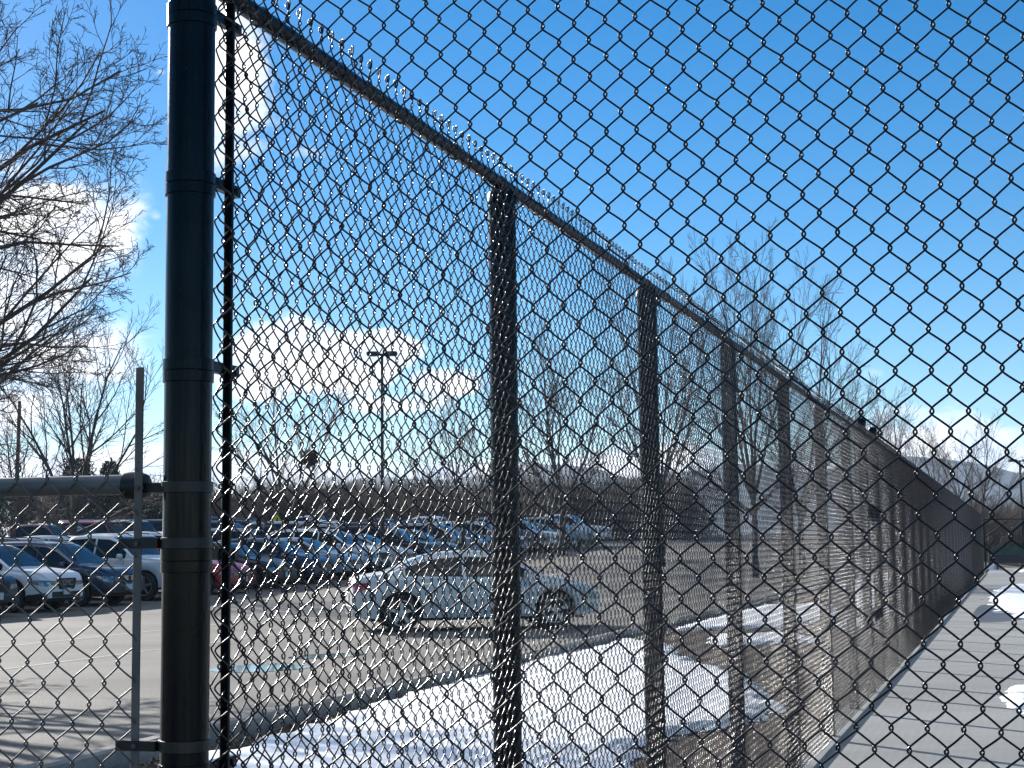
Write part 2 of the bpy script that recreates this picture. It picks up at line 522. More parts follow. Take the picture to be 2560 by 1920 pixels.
for me in lods:
    me.materials.append(M['vinyl'])
    me.polygons.foreach_set('use_smooth', np.ones(len(me.polygons), bool))
for bnum in range(NB):
    me = lods[0 if bnum < 1 else 1 if bnum < 3 else 2 if bnum < 5 else 3]
    o = bpy.data.objects.new('wire_mesh', me); COL.objects.link(o); o.parent = rec
    o.location = (0.034 + bnum * PITCHB, QM, 0.0)
MB().tube([(0.03, 0.006, RAIL_Z), (NB * PITCHB + 0.05, 0.006, RAIL_Z)], 0.0205, 12).build('top_rail', M['post'], rec)
post_me = MB().lathe([(0.044, -0.07), (0.044, 2.615), (0.047, 2.618), (0.047, 2.645), (0.034, 2.668), (0.01, 2.672)], 24)
post_mesh = post_me.mesh('line_post'); post_mesh.materials.append(M['post'])
post_mesh.polygons.foreach_set('use_smooth', np.ones(len(post_mesh.polygons), bool)); post_mesh.set_sharp_from_angle(angle=radians(40))
tp = [1.985, 4.03, 6.07, 8.28, 10.38, 12.46] + [17.6 + 2.05 * i for i in range(28)]
for t in tp:
    o = bpy.data.objects.new('post', post_mesh); COL.objects.link(o); o.parent = rec; o.location = (t, 0.013, 0)
for t in (14.2, 15.55):
    MB().lathe([(0.046, -0.07), (0.046, 2.78), (0.050, 2.782), (0.050, 2.815), (0.036, 2.84), (0.01, 2.846)], 24).build('gate_post', M['post'], rec, angle=40).location = (t, 0.013, 0)
for z0, z1 in ((1.78, 1.93), (0.72, 0.80)):
    MB().box(14.24, 15.51, -0.02, 0.03, z0, z1, 0.004).build('cross_plate', M['post'], rec)
MB().box(0.0805, 0.0895, QM - 0.010, QM + 0.009, 0.02, 2.63, 0.002).build('tension_bar', M['post'], rec)
# wire ties round rail
mb = MB()
for i in range(36):
    t = 0.3 + i * 0.41
    mb.lathe([(0.0225, t - 0.0018), (0.0245, t), (0.0225, t + 0.0018)], 10, (0, 0.006, RAIL_Z), 'x')
o = mb.build('wire_ties', M['galv'], rec)
o['kind'] = 'stuff'

# ---- galvanised low fence, left of the corner post
galv = empty('galvanised_fence', (PC[0], PC[1], 0), A2 + pi)
# local +x runs left from the post, local +y points to the camera side
tag(galv, 'low grey galvanised chain-link fence left of the corner post, with pipe top rail', 'fence')
GW, GH = 0.0666, 0.0780
gz_top = 1.672
rows = 44
V, Q = chain_link(2, 120, rows, GW, GH, 0.00185, 0.005, 0.0024, 10, 6, 77, jit=0.0016, tips='twist', tip_len=0.034)
V[:, 0] = V[:, 0] - 2 * GW / 2 + 0.088
V[:, 1] = 0.034 - V[:, 1]
V[:, 2] += gz_top - rows * GH / 2
link_mesh('wire_mesh', np_mesh('galvanised_wire_mesh', V, Q[:, ::-1]), M['galv'], galv)
MB().tube([(0.10, 0.008, 1.656), (4.6, 0.008, 1.664)], 0.0192, 24).build('top_rail', M['galv_rail'], galv)
MB().lathe([(0.0205, 0.128), (0.0265, 0.126), (0.0275, 0.098), (0.022, 0.084), (0.006, 0.080)], 24, (0, 0.008, 1.653), 'x').build('rail_end_cup', M['black_iron'], galv, angle=50)
MB().box(0.078, 0.0945, 0.030, 0.0355, 0.05, 1.880, 0.0012).build('tension_bar', simple('weathered_flat_bar', (0.105, 0.098, 0.092), 0.6, var=0.3, scale=9), galv)
MB().lathe([(0.030, -0.1), (0.030, 1.70), (0.034, 1.70), (0.020, 1.75), (0.002, 1.76)], 20, (3.1, 0.004, 0)).build('post', M['galv_rail'], galv)


# ------------------------------------------------------------------ ground
def sheet(name, xs, ys, zf, m, kind='structure', keep=None):
    xs, ys = np.array(xs), np.array(ys)
    X, Y = np.meshgrid(xs, ys)
    Z = np.vectorize(zf)(X, Y)
    V = np.stack([X, Y, Z], -1).reshape(-1, 3)
    nx = len(xs)
    Q = []
    for j in range(len(ys) - 1):
        for i in range(nx - 1):
            if keep is None or keep((xs[i] + xs[i + 1]) / 2, (ys[j] + ys[j + 1]) / 2):
                Q.append((j * nx + i, j * nx + i + 1, (j + 1) * nx + i + 1, (j + 1) * nx + i))
    o = link_mesh(name, np_mesh(name, V, np.array(Q)), m)
    o['kind'] = kind
    return o


def spread(a, b, n, c, pw=2.2):
    """coordinates dense near c"""
    u = np.linspace(-1, 1, n)
    v = np.sign(u) * np.abs(u) ** pw
    return np.where(v < 0, c + v * (c - a), c + v * (b - c))


sheet('ground', spread(-3000, 3000, 61, 0, 3), spread(-30, 3200, 70, 40, 3), lambda x, y: rise(y, x) - 0.16 - 0.1 * max(0, min(1, (12 - abs(to_tq(x, y)[1] + 8)) / 3)), M['field'])


def tq_sheet(name, ts, qs, zf, m, kind='structure', mask=None):
    ts, qs = np.array(ts), np.array(qs)
    V = []
    for q in qs:
        for t in ts:
            p = TQ(t, q)
            V.append((p[0], p[1], zf(t, q, p[0], p[1])))
    nt_ = len(ts)
    Q = [(j * nt_ + i, j * nt_ + i + 1, (j + 1) * nt_ + i + 1, (j + 1) * nt_ + i) for j in range(len(qs) - 1) for i in range(nt_ - 1)
         if mask is None or mask((ts[i] + ts[i + 1]) / 2, (qs[j] + qs[j + 1]) / 2)]
    V = np.array(V); Q = np.array(Q)[:, ::-1]
    used = np.unique(Q); re = np.full(len(V), -1); re[used] = np.arange(len(used))
    o = link_mesh(name, np_mesh(name, V[used], re[Q]), m)
    o['kind'] = kind
    return o


def hill_noise(x, y):
    return 0.5 * sin(x * 1.7 + 1.3 * sin(y * 0.9)) + 0.5 * sin(y * 2.1 + 0.7 * sin(x * 1.3))


tq_sheet('parking_lot', np.concatenate([np.linspace(-12, 60, 37), np.linspace(64, 140, 20)]), np.concatenate([[4.86], np.linspace(8, 75, 30)]),
         lambda t, q, x, y: rise(y, x) + 0.004, M['asphalt'])
tq_sheet('verge', np.linspace(-8, 110, 119), np.linspace(-0.02, 4.74, 20), lambda t, q, x, y: rise(y, x) - 0.05 + 0.02 * hill_noise(t * 2.3, q * 3.1) * min(1, max(0, q - 0.25) * 2), M['soil'])
tq_sheet('fence_footing', [-0.3, 10, 20, 40, 76], [-0.085, 0.12], lambda t, q, x, y: -0.042, M['concrete'])
MBk = MB()
for a, b_ in ((0.0, 76.0),):
    p0, p1 = TQ(a, -0.085), TQ(b_, -0.085)
    MBk.add([(p0[0], p0[1], -0.042), (p1[0], p1[1], -0.042), (p1[0], p1[1], -0.09), (p0[0], p0[1], -0.09)], [(0, 1, 2, 3)])
o = MBk.build('footing_edge', M['concrete'], smooth=False); o['kind'] = 'structure'
tq_sheet('court', [-0.25, 5, 10, 20, 30, 45, 60, 75, 92], [-40, -20, -10, -5, -2, -0.085], lambda t, q, x, y: -0.078, M['concrete'])
tq_sheet('path', [-10, -6, -3, -0.26], [-12, -6, -3, 0.0], lambda t, q, x, y: -0.045, M['concrete'])

# kerb along the lot (with joints)
mb = MB()
t = -6.0
while t < 100:
    t1 = t + 3.0
    ring = []
    off = 0.004 * sin(t * 3.1)
    for tt in (t + 0.006, t1 - 0.006):
        z0 = rise(TQ(tt, 4.8)[1], TQ(tt, 4.8)[0])
        row = [(4.740 + off, z0 - 0.12), (4.745 + off, z0 + 0.085), (4.765 + off, z0 + 0.105), (4.875 + off, z0 + 0.105), (4.895 + off, z0 + 0.085), (4.905 + off, z0 - 0.06)]
        ring.append([(*TQ(tt, q), z) for q, z in row])
    k = len(mb.v)
    n6 = 6
    mb.add(ring[0] + ring[1], [(i, i + 1, n6 + i + 1, n6 + i) for i in range(5)] + [tuple(range(5, -1, -1)), tuple(range(6, 12))])
    t = t1
o = mb.build('kerb', M['kerb'], angle=30); o['kind'] = 'structure'

# worn seams / faint paint lines along the aisle
for q, t0, t1, wd in ((11.08, 12, 30, 0.05), (14.05, 14, 44, 0.06), (15.3, 26, 60, 0.07), (8.9, 30, 70, 0.06)):
    tq_sheet('faded_line', np.arange(t0, t1, 0.5), [q - wd, q + wd], lambda t, q, x, y: rise(y, x) + 0.008, M['paint'])


# ---- snow: smooth mounds over a blob outline
def inside_poly(poly, x, y):
    """signed distance (positive inside)"""
    d = 1e9; ins = False
    n = len(poly)
    for i in range(n):
        x0, y0 = poly[i]; x1, y1 = poly[(i + 1) % n]
        dx, dy = x1 - x0, y1 - y0
        u = max(0, min(1, ((x - x0) * dx + (y - y0) * dy) / (dx * dx + dy * dy + 1e-12)))
        d = min(d, math.hypot(x - x0 - u * dx, y - y0 - u * dy))
        if (y0 > y) != (y1 > y) and x < (x1 - x0) * (y - y0) / (y1 - y0) + x0:
            ins = not ins
    return d if ins else -d


def wob(t, q):
    return 0.06 * sin(7.3 * t + 2 * sin(5.1 * q)) + 0.05 * sin(11.7 * q + 1.5 * sin(4.3 * t)) + 0.04 * sin(19 * t + 13 * q) + 0.025 * sin(37 * t - 23 * q)


def snow(name, poly, base, step, hmax=0.075, kind='structure', label=None, edge=0.16, wamp=1.0):
    ts = [p[0] for p in poly]; qs = [p[1] for p in poly]
    T = np.arange(min(ts) - 0.3, max(ts) + 0.3, step); Qq = np.arange(min(qs) - 0.3, max(qs) + 0.3, step)
    sd = {}

    def zf(t, q, x, y):
        s = inside_poly(poly, t, q) + wamp * wob(t, q)
        sd[(round(t, 4), round(q, 4))] = s
        b0 = base(t, q, x, y)
        if s < -0.10:
            return b0 - 0.06
        e = max(0, min(1, (s + 0.05) / edge))
        hgt = hmax * (1 - (1 - e) ** 2) * (0.9 + 0.10 * sin(1.3 * t + 0.9 * q) + 0.06 * sin(2.9 * q - 1.4 * t)) + 0.003 * e * sin(9 * t + 4 * sin(6 * q))
        return b0 - 0.05 + hgt + (0.05 if s > 0 else 0.05 * (s + 0.1) / 0.1)

    def mask(t, q):
        return inside_poly(poly, t, q) + wamp * wob(t, q) > -0.10
    o = tq_sheet(name, T, Qq, zf, M['snow'], kind, mask)
    return o


vb = lambda t, q, x, y: rise(y, x) - 0.05
snow('snow_bank', [(3.4, 3.3), (5.2, 4.0), (7.9, 4.25), (10.7, 4.45), (14.6, 4.65), (19, 4.66), (22, 4.6), (21.0, 3.7), (18.4, 3.0), (17.3, 2.5), (16.2, 1.8), (14.2, 1.25),
                   (12.4, 0.75), (11.2, 0.85), (10.3, 1.15), (9.2, 1.45), (8.0, 1.15), (6.6, 0.8), (5.0, 0.7), (3.6, 1.2)], vb, 0.085)
snow('snow_bank', [(25, 4.4), (29, 4.5), (36, 4.4), (37, 3.0), (31, 2.2), (27, 2.6)], vb, 0.14)
snow('snow_bank', [(21.4, 3.0), (23.5, 3.4), (24.5, 2.2), (22.4, 1.5)], vb, 0.12, hmax=0.06)
snow('snow_bank', [(26, 1.9), (30, 1.5), (40, 2.6), (52, 4.3), (66, 4.2), (72, 2.6), (70, 0.5), (50, 0.45), (36, 0.5), (28, 0.8)], vb, 0.2)
cb = lambda t, q, x, y: -0.078
snow('court_snow', [(12.7, -1.55), (13.6, -1.32), (15.2, -1.38), (16.0, -1.75), (16.4, -2.9), (14.6, -3.9), (12.9, -2.8)], cb, 0.06, hmax=0.05, wamp=0.5, edge=0.2)
snow('court_snow', [(19.5, -2.5), (20.6, -2.05), (22.0, -2.4), (22.2, -3.8), (20, -3.9)], cb, 0.08, hmax=0.03, wamp=0.6, edge=0.2)
snow('court_snow', [(31, -1.55), (36, -1.0), (42, -0.75), (50, -0.9), (56, -1.4), (57, -4), (50, -7.5), (38, -6), (31.5, -3.6)], cb, 0.22, hmax=0.05, wamp=2.2, edge=0.4)
snow('court_snow', [(74, -2.2), (84, -1.2), (87, -3), (84, -6), (76, -5)], cb, 0.4, hmax=0.05, wamp=1.6, edge=0.4)


def puddle(name, poly, z, m=None):
    pts = [TQ(t, q) for t, q in poly]
    mb = MB()
    n_ = len(pts)
    out = []
    for i in range(n_):
        p0, p1, p2, p3 = pts[i - 1], pts[i], pts[(i + 1) % n_], pts[(i + 2) % n_]
        for u in np.linspace(0, 1, 6)[:-1]:
            c_ = 0.5 * ((2 * p1) + (-p0 + p2) * u + (2 * p0 - 5 * p1 + 4 * p2 - p3) * u * u + (-p0 + 3 * p1 - 3 * p2 + p3) * u ** 3)
            out.append((c_[0], c_[1]))
    zz = z if not callable(z) else z(out[0][1])
    mb.add([(x, y, zz) for x, y in out], [tuple(range(len(out)))[::-1]] if False else [tuple(range(len(out)))])
    o = mb.build(name, m or M['water'], smooth=False); o['kind'] = 'structure'
    return o


puddle('puddle', [(14.9, 8.2), (15.5, 8.35), (16.2, 8.0), (16.0, 7.5), (15.55, 7.15), (15.0, 7.35), (14.7, 7.8)], 0.009)
puddle('puddle', [(17.2, 8.25), (17.8, 8.2), (18.2, 7.7), (17.9, 7.4), (17.4, 7.5), (17.0, 7.9)], 0.009)
puddle('puddle', [(5.4, 5.05), (5.9, 5.4), (6.3, 5.3), (6.25, 5.02), (5.8, 4.95)], 0.009)
puddle('puddle', [(19.2, -1.9), (20.5, -1.75), (22.6, -2.0), (22.6, -4), (19, -4)], -0.0735)
puddle('puddle', [(29.5, -0.75), (33, -0.55), (38, -0.65), (36, -1.2), (31, -1.6)], -0.0735, simple('damp_concrete', (0.085, 0.085, 0.083), 0.5, var=0.3, scale=0.8))

# leaf litter along the kerb: nobody could count it
P_ = []
for i in range(5200):
    t = NR.uniform(3, 34); q = 4.70 - abs(NR.normal(0, 0.5)) if NR.random() < 0.75 else NR.uniform(0.2, 4.6)
    if q < 0.1: continue
    p = TQ(t, q); s0 = NR.uniform(0.012, 0.035)
    c = np.array([p[0], p[1], -0.045 + NR.uniform(0.015, 0.03)])
    a = NR.normal(0, 1, 3); a[2] *= 0.4; a /= np.linalg.norm(a)
    b2 = np.cross(a, NR.normal(0, 0.35, 3) + up); b2 /= np.linalg.norm(b2)
    P_.append([c - a * s0, c + b2 * s0 * 0.55, c + a * s0 + up * 0.006, c - b2 * s0 * 0.55])
P_ = np.array(P_)
o = link_mesh('leaf_litter', np_mesh('leaf_litter', P_.reshape(-1, 3), np.arange(len(P_) * 4).reshape(-1, 4)), M['litter'], smooth=False)
tag(o, 'dry brown leaves and mulch scattered between the kerb and the snow', 'leaf litter', kind='stuff')

# snowy rise at the far left of the lot
def berm_z(x, y):
    b0 = rise(y) - 0.02
    u = (y - 86) / 12
    a = max(0, min(1, u)); a = a * a * (3 - 2 * a)
    e = max(0, min(1, (-15.0 - x) / 9.0)); e = e * e * (3 - 2 * e)
    return b0 - 0.12 + (1.55 * a + 0.15) * e + 0.05 * sin(x * 1.1) * a
sheet('snow_field', np.linspace(-70, -14.5, 60), np.linspace(84, 112, 30), berm_z, M['snow'])

# ridge on the horizon
def ridge(x, y):
    prof = 112 + 16 * sin(x * 0.0031 + 0.4) + 9 * sin(x * 0.0083 + 2) + 4 * sin(x * 0.021) + 2.0 * sin(x * 0.05 + 1)
    u = (y - 1900) / 700
    a = max(0, min(1, u)); a = a * a * (3 - 2 * a)
    return -3 + (prof + 3) * a * (1 + 0.06 * sin(x * 0.02 + y * 0.01))
sheet('hills', np.linspace(-2600, 2600, 200), np.linspace(1880, 2750, 26), ridge, M['hill'])


# ------------------------------------------------------------------ trees
def unit(v):
    return v / (np.linalg.norm(v) + 1e-9)


def grow_tree(seed, limbs, trunk_pts, r0, levels=4, spread_=0.75, ratio=0.62, kids=(5, 6, 5, 4), droop=0.0, minr=0.006, twist=0.22, limb_r=0.62, taper=0.62):
    """limbs: list of (height fraction on trunk, azimuth, elevation, length). Returns two lists of polylines by level."""
    rng = random.Random(seed)
    wood, twigs = [], []
    tp_ = np.array(trunk_pts, float)

    def branch(p, d, L, r, lev):
        n = 6 if lev <= 1 else 5 if lev == 2 else 4
        pts = [p.copy()]; dd = d.copy()
        side = np.array([rng.gauss(0, 1), rng.gauss(0, 1), rng.gauss(0, 0.6)])
        side = unit(side - d * (side @ d))
        for i in range(n - 1):
            wv = np.array([rng.gauss(0, 1), rng.gauss(0, 1), rng.gauss(0, 0.8)]) * twist * (0.55 + 0.25 * lev)
            dd = unit(dd + wv * 0.55 + side * 0.06 * (i - 1) + up * ((0.07 - droop) if lev > 0 else 0.03))
            pts.append(pts[-1] + dd * L / (n - 1))
        pts = np.array(pts)
        rad = np.linspace(r, max(minr * 0.8, r * ((0.20 if lev == 1 else 0.34) if lev < levels else 0.5)), n)
        (wood if lev <= 1 else twigs).append((lev, pts, rad))
        if lev >= levels:
            return
        kc = kids[min(lev, len(kids) - 1)]
        kc = max(2, kc + rng.choice((-1, 0, 0, 1)))
        for i in range(kc):
            f = 0.22 + 0.78 * (i + rng.random() * 0.8) / kc
            f = min(f, 0.99)
            x = f * (n - 1); a = int(x); u = x - a
            q = pts[a] * (1 - u) + pts[min(a + 1, n - 1)] * u
            axis = unit(pts[min(a + 1, n - 1)] - pts[a] if a < n - 1 else pts[-1] - pts[-2])
            ph = i * 2.4 + rng.random() * 1.2
            e1 = unit(np.cross(axis, up + 0.01)); e2 = np.cross(axis, e1)
            an = spread_ * (0.65 + 0.6 * rng.random()) * (1.0 - 0.35 * f)
            nd = unit(axis * cos(an) + (e1 * cos(ph) + e2 * sin(ph)) * sin(an))
            ll = L * ratio * (1.12 - 0.55 * f) * (0.75 + 0.5 * rng.random())
            rr_ = max(minr, rad[a] * taper)
            branch(q, nd, ll, rr_, lev + 1)

    wood.append((0, tp_, np.linspace(r0, r0 * 0.72, len(tp_))))
    for hf, az, el, L in limbs:
        x = hf * (len(tp_) - 1); a = min(int(x), len(tp_) - 2); u = x - a
        p = tp_[a] * (1 - u) + tp_[a + 1] * u
        d = np.array([cos(el) * cos(az), cos(el) * sin(az), sin(el)])
        branch(p, d, L, r0 * limb_r * (0.8 + 0.3 * rng.random()), 1)
    return wood, twigs


def tree_meshes(name, wt, wood_sides=8, twig_sides=3):
    wood, twigs = wt
    mb = MB()
    for lev, p, r in wood:
        mb.tube(p, r, wood_sides if lev == 0 else 7)
    me1 = mb.mesh(name + '_wood')
    Vs, Qs, off = [], [], 0
    bylen = {}
    for lev, p, r in twigs:
        bylen.setdefault((len(p), 5 if lev == 2 else twig_sides), []).append((p, r))
    for (k, sd), pl in bylen.items():
        V, Q = tubes_np(pl, sd)
        Vs.append(V); Qs.append(Q + off); off += len(V)
    me2 = np_mesh(name + '_twigs', np.concatenate(Vs), np.concatenate(Qs))
    for me, m in ((me1, M['bark']), (me2, M['twig'])):
        me.materials.append(m); me.polygons.foreach_set('use_smooth', np.ones(len(me.polygons), bool))
    return me1, me2


def plant(name, mes, loc, rz, sc, label, cat='tree', group=None):
    t = empty(name, loc, rz); t.scale = (sc, sc, sc) if np.isscalar(sc) else sc
    tag(t, label, cat, group)
    for nm, me in zip(('trunk', 'crown'), mes):
        o = bpy.data.objects.new(nm, me); COL.objects.link(o); o.parent = t
    return t


# the big tree whose boughs reach in from the left
big = grow_tree(4, [(0.30, 0.10, 0.22, 5.4), (0.42, -0.35, 0.40, 5.6), (0.55, 0.30, 0.48, 5.8), (0.62, 0.02, 0.62, 6.2), (0.70, -0.55, 0.62, 5.8), (0.78, 0.50, 0.78, 6.0),
                    (0.36, 0.55, 0.10, 4.6), (0.48, -0.75, 0.15, 4.8), (0.86, -0.10, 0.88, 6.6), (0.95, 0.25, 1.05, 6.4), (0.9, -0.9, 0.95, 5.6), (0.5, 0.0, 0.30, 5.6),
                    (0.8, 2.6, 0.7, 5.0), (0.7, -2.6, 0.6, 4.8), (0.9, 1.7, 0.9, 5.2)],
                [(0, 0, -0.1), (0.08, 0.03, 1.2), (0.05, -0.03, 2.4), (0.14, 0, 3.4), (0.2, 0.05, 4.4), (0.22, 0.03, 5.2)], 0.20,
                levels=5, kids=(5, 8, 7, 6, 4), ratio=0.47, minr=0.0042, spread_=0.78, limb_r=0.40, taper=0.58, twist=0.30)
p = at_depth(-690, 1300, 21.0)
plant('bare_tree', tree_meshes('spreading_tree', big), (p[0], p[1], -0.02), 0, 1.0,
      'large bare tree reaching in from the left edge, its boughs filling the upper left sky')

vase = [tree_meshes('vase_tree', grow_tree(s_, lm, [(0, 0, -0.1), (0.03, 0.02, 0.8), (0.0, -0.02, 1.6), (0.05, 0.03, 2.3)], 0.17, levels=4, kids=(5, 9, 7, 5), ratio=0.48, minr=0.007, spread_=0.74, twist=0.18, limb_r=0.46, taper=0.55))
        for s_, lm in ((12, [(0.9, 2.9, 1.02, 6.0), (1.0, 2.2, 1.25, 6.3), (1.0, 0.4, 1.32, 6.4), (0.95, 0.1, 1.0, 6.2), (0.85, -1.4, 1.1, 5.6), (0.85, 1.4, 1.05, 5.4), (0.75, 0.3, 0.35, 3.2), (0.8, 3.0, 0.4, 3.0)]),
                       (33, [(0.9, 2.7, 0.95, 5.6), (1.0, 1.5, 1.30, 6.6), (1.0, -0.4, 1.15, 6.4), (0.9, 0.6, 0.85, 5.8), (0.9, -2.3, 1.05, 5.6), (0.7, 3.2, 0.5, 3.6), (0.75, 0.0, 0.45, 3.6)]),
                       (58, [(1.0, 3.0, 1.12, 6.2), (1.0, 0.9, 1.2, 6.0), (1.0, -0.9, 1.1, 6.2), (0.9, 0.1, 0.75, 5.6), (0.85, 2.1, 0.8, 5.0), (0.8, -2.0, 0.7, 4.6)]))]


def plant_px(x, y_top, Y, which, rz, label, wfac=1.0, base=None, name='bare_tree'):
    top = at_depth(x, y_top, Y)
    z0 = rise(Y, top[0]) - 0.05 if base is None else base
    sc = (top[2] - z0) / 9.3
    return plant(name, vase[which], (top[0], top[1], z0), rz, (sc * wfac, sc * wfac, sc), label)


plant_px(190, 800, 52, 0, 0.0, 'bare multi-stemmed tree standing among the parked cars left of the corner post')
plant_px(715, 930, 62, 1, 0.4, 'bare tree behind the parked cars left of the lamp post, holding a nest')
plant_px(1155, 985, 66, 2, 1.2, 'bare tree behind the parked cars right of the lamp post')
plant_px(1400, 840, 74, 1, 2.2, 'bare tree behind the second fence post from the corner')
plant_px(1640, 650, 62, 2, 0.3, 'bare tree half hidden behind the fence rail, left of the tallest tree', 0.62)
plant_px(1868, 618, 56, 0, 2.6, 'tallest bare tree rising above the fence rail against clear blue sky', 0.62)
plant_px(1985, 765, 58, 1, 4.4, 'bare tree leaning right, beside the tallest one above the fence rail', 0.75)
plant_px(2130, 945, 82, 2, 5.2, 'dense pale bare tree behind the gate posts', 0.85)
plant_px(2235, 1020, 88, 0, 1.4, 'bare tree just right of the gate posts, low behind the fence rail', 0.75)
plant_px(2345, 1062, 92, 2, 0.9, 'left of two twin bare trees in front of the white cloud', 1.0, -0.1)
plant_px(2435, 1062, 96, 1, 3.3, 'right of two twin bare trees in front of the white cloud', 1.0, -0.1)
plant_px(2468, 1240, 98, 2, 2.0, 'low bare tree with bent dark branches at the far end of the fence', 1.3, -0.1)
plant_px(60, 1010, 78, 1, 1.0, 'bare tree beside the wooden utility pole at far left')

# squirrel nest in the fork
pn = at_depth(773, 1147, 61.5)
mbn = MB()
pl = []
for i in range(500):
    d = NR.normal(0, 1, 3); d /= np.linalg.norm(d)
    c = pn + d * np.array([0.30, 0.28, 0.36]) * NR.uniform(0.3, 1.0)
    a = NR.normal(0, 1, 3); a /= np.linalg.norm(a)
    pl.append((np.array([c - a * 0.16, c + NR.normal(0, 0.02, 3), c + a * 0.16]), np.array([0.012, 0.014, 0.01])))
V, Q = tubes_np(pl, 3)
o = link_mesh('squirrel_nest', np_mesh('squirrel_nest', V, Q), M['brush'])
tag(o, 'dark clump of a squirrel nest in the bare tree left of the lamp post', 'nest')

# brown thicket behind the lot: reads as one mass
def clump(seed, n=420):
    rng = np.random.default_rng(seed)
    pl = []
    for i in range(n):
        b0 = np.array([rng.normal(0, 0.9), rng.normal(0, 0.6), 0])
        hh = rng.uniform(1.2, 4.4) * (1 - 0.12 * abs(b0[0]))
        if i % 3:
            b0[2] = rng.uniform(0.2, 2.6)
        lean = np.array([rng.normal(0, 0.38), rng.normal(0, 0.3), 1.0])
        ks = [b0]
        for j in range(3):
            ks.append(ks[-1] + unit(lean + rng.normal(0, 0.28, 3)) * hh / (3 if i % 3 == 0 else 6))
        r_ = rng.uniform(0.012, 0.028) if i % 3 == 0 else rng.uniform(0.007, 0.014)
        pl.append((np.array(ks), np.linspace(r_, 0.006, 4)))
    return tubes_np(pl, 3)
cl = [clump(s_) for s_ in (1, 2, 3)]
Vs, Qs, off = [], [], 0
def add_clump(x, y, sc, z):
    global off
    V, Q = cl[R.randrange(3)]
    a = R.uniform(0, 6.28)
    Rm = np.array([[cos(a), -sin(a), 0], [sin(a), cos(a), 0], [0, 0, 1]])
    Vs.append((V @ Rm.T) * np.array([1.15, 1.15, 1.0]) * sc + np.array([x, y, z])); Qs.append(Q + off); off += len(V)
for i in range(250):
    Y = R.uniform(99, 122)
    px = R.uniform(120, 1700)
    tq = at_depth(px, 1300, Y)
    add_clump(tq[0], Y, R.uniform(0.8, 1.25), rise(Y, tq[0]) - 0.1)
for i in range(70):
    Y = R.uniform(105, 135)
    tq = at_depth(R.uniform(2330, 2700), 1300, Y)
    add_clump(tq[0], Y, R.uniform(0.8, 1.3), -0.1)
o = link_mesh('thicket', np_mesh('thicket', np.concatenate(Vs), np.concatenate(Qs)), M['brush'], smooth=False)
tag(o, 'brown leafless thicket along the far side of the car park', 'thicket', kind='stuff')


# dark junipers near the left of the lot
def juniper(name, x, ytop, Y, wpx, label):
    top = at_depth(x, ytop, Y); z0 = rise(Y) - 0.1
    hh = top[2] - z0; wr = wpx / F * Y / 2
    t = empty(name, (top[0], top[1], z0)); tag(t, label, 'shrub')
    MB().tube([(0, 0, 0), (0.05, 0, hh * 0.4), (0, 0.03, hh * 0.8)], [0.12, 0.09, 0.03], 7).build('trunk', M['bark'], t)
    rng = np.random.default_rng(int(x))
    quads = []
    for i in range(5200):
        u = rng.random() ** 0.8
        rad = wr * (0.35 + 0.75 * math.sin(pi * min(1, u * 0.85 + 0.12))) * (0.75 + 0.25 * math.sin(7 * u * 3 + i % 5))
        th = rng.uniform(0, 2 * pi); rr_ = rad * math.sqrt(rng.uniform(0.25, 1)) * (1 + 0.25 * math.sin(3 * th + 9 * u))
        c = np.array([rr_ * cos(th), rr_ * sin(th), hh * (0.05 + 0.95 * u)])
        d = unit(np.array([cos(th) * 0.6, sin(th) * 0.6, 0.9]) + rng.normal(0, 0.4, 3)) * rng.uniform(0.10, 0.24)
        s = unit(np.cross(d, rng.normal(0, 1, 3))) * rng.uniform(0.02, 0.045)
        quads.append([c - s, c + s, c + s * 0.4 + d, c - s * 0.4 + d])
    q_ = np.array(quads)
    link_mesh('crown', np_mesh('juniper_crown', q_.reshape(-1, 3), np.arange(len(q_) * 4).reshape(-1, 4)), M['juniper'], t, smooth=False)
    return t
juniper('juniper', 195, 1150, 88, 130, 'dark green juniper just above the grey rail, behind the multi-stemmed tree')
juniper('juniper', 275, 1158, 92, 70, 'narrow dark juniper right of the multi-stemmed tree, tip above the grey rail')
juniper('juniper', 330, 1230, 86, 150, 'broad olive juniper behind the red off-roader')
juniper('juniper', 405, 1240, 90, 120, 'olive juniper seen between the grey tension bar and the corner post')
juniper('juniper', 30, 1225, 90, 160, 'dark juniper at the left edge behind the utility pole')

# ------------------------------------------------------------------ vehicles
def lerp_profile(pts, x):
    if x <= pts[0][0]: return pts[0][1]
    for (x0, z0), (x1, z1) in zip(pts, pts[1:]):
        if x <= x1:
            u = (x - x0) / (x1 - x0 + 1e-9)
            return z0 + (z1 - z0) * u
    return pts[-1][1]


def smooth_profile(pts):
    """Catmull-free softening: sample and box blur"""
    xs = np.linspace(pts[0][0], pts[-1][0], 240)
    zs = np.array([lerp_profile(pts, x) for x in xs])
    k = np.array([1, 2, 3, 2, 1.0]); k /= k.sum()
    zp = np.pad(zs, 2, mode='edge'); zs = np.convolve(zp, k, 'valid')
    return lambda x: float(np.interp(x, xs, zs))


def squeeze(sp, k):
    sp = dict(sp)
    sp['L'] *= k
    for n_ in ('top', 'belt'): sp[n_] = [(x * k, z) for x, z in sp[n_]]
    for n_ in ('wind', 'rear', 'side', 'pillars'): sp[n_] = tuple(x * k for x in sp[n_])
    return sp


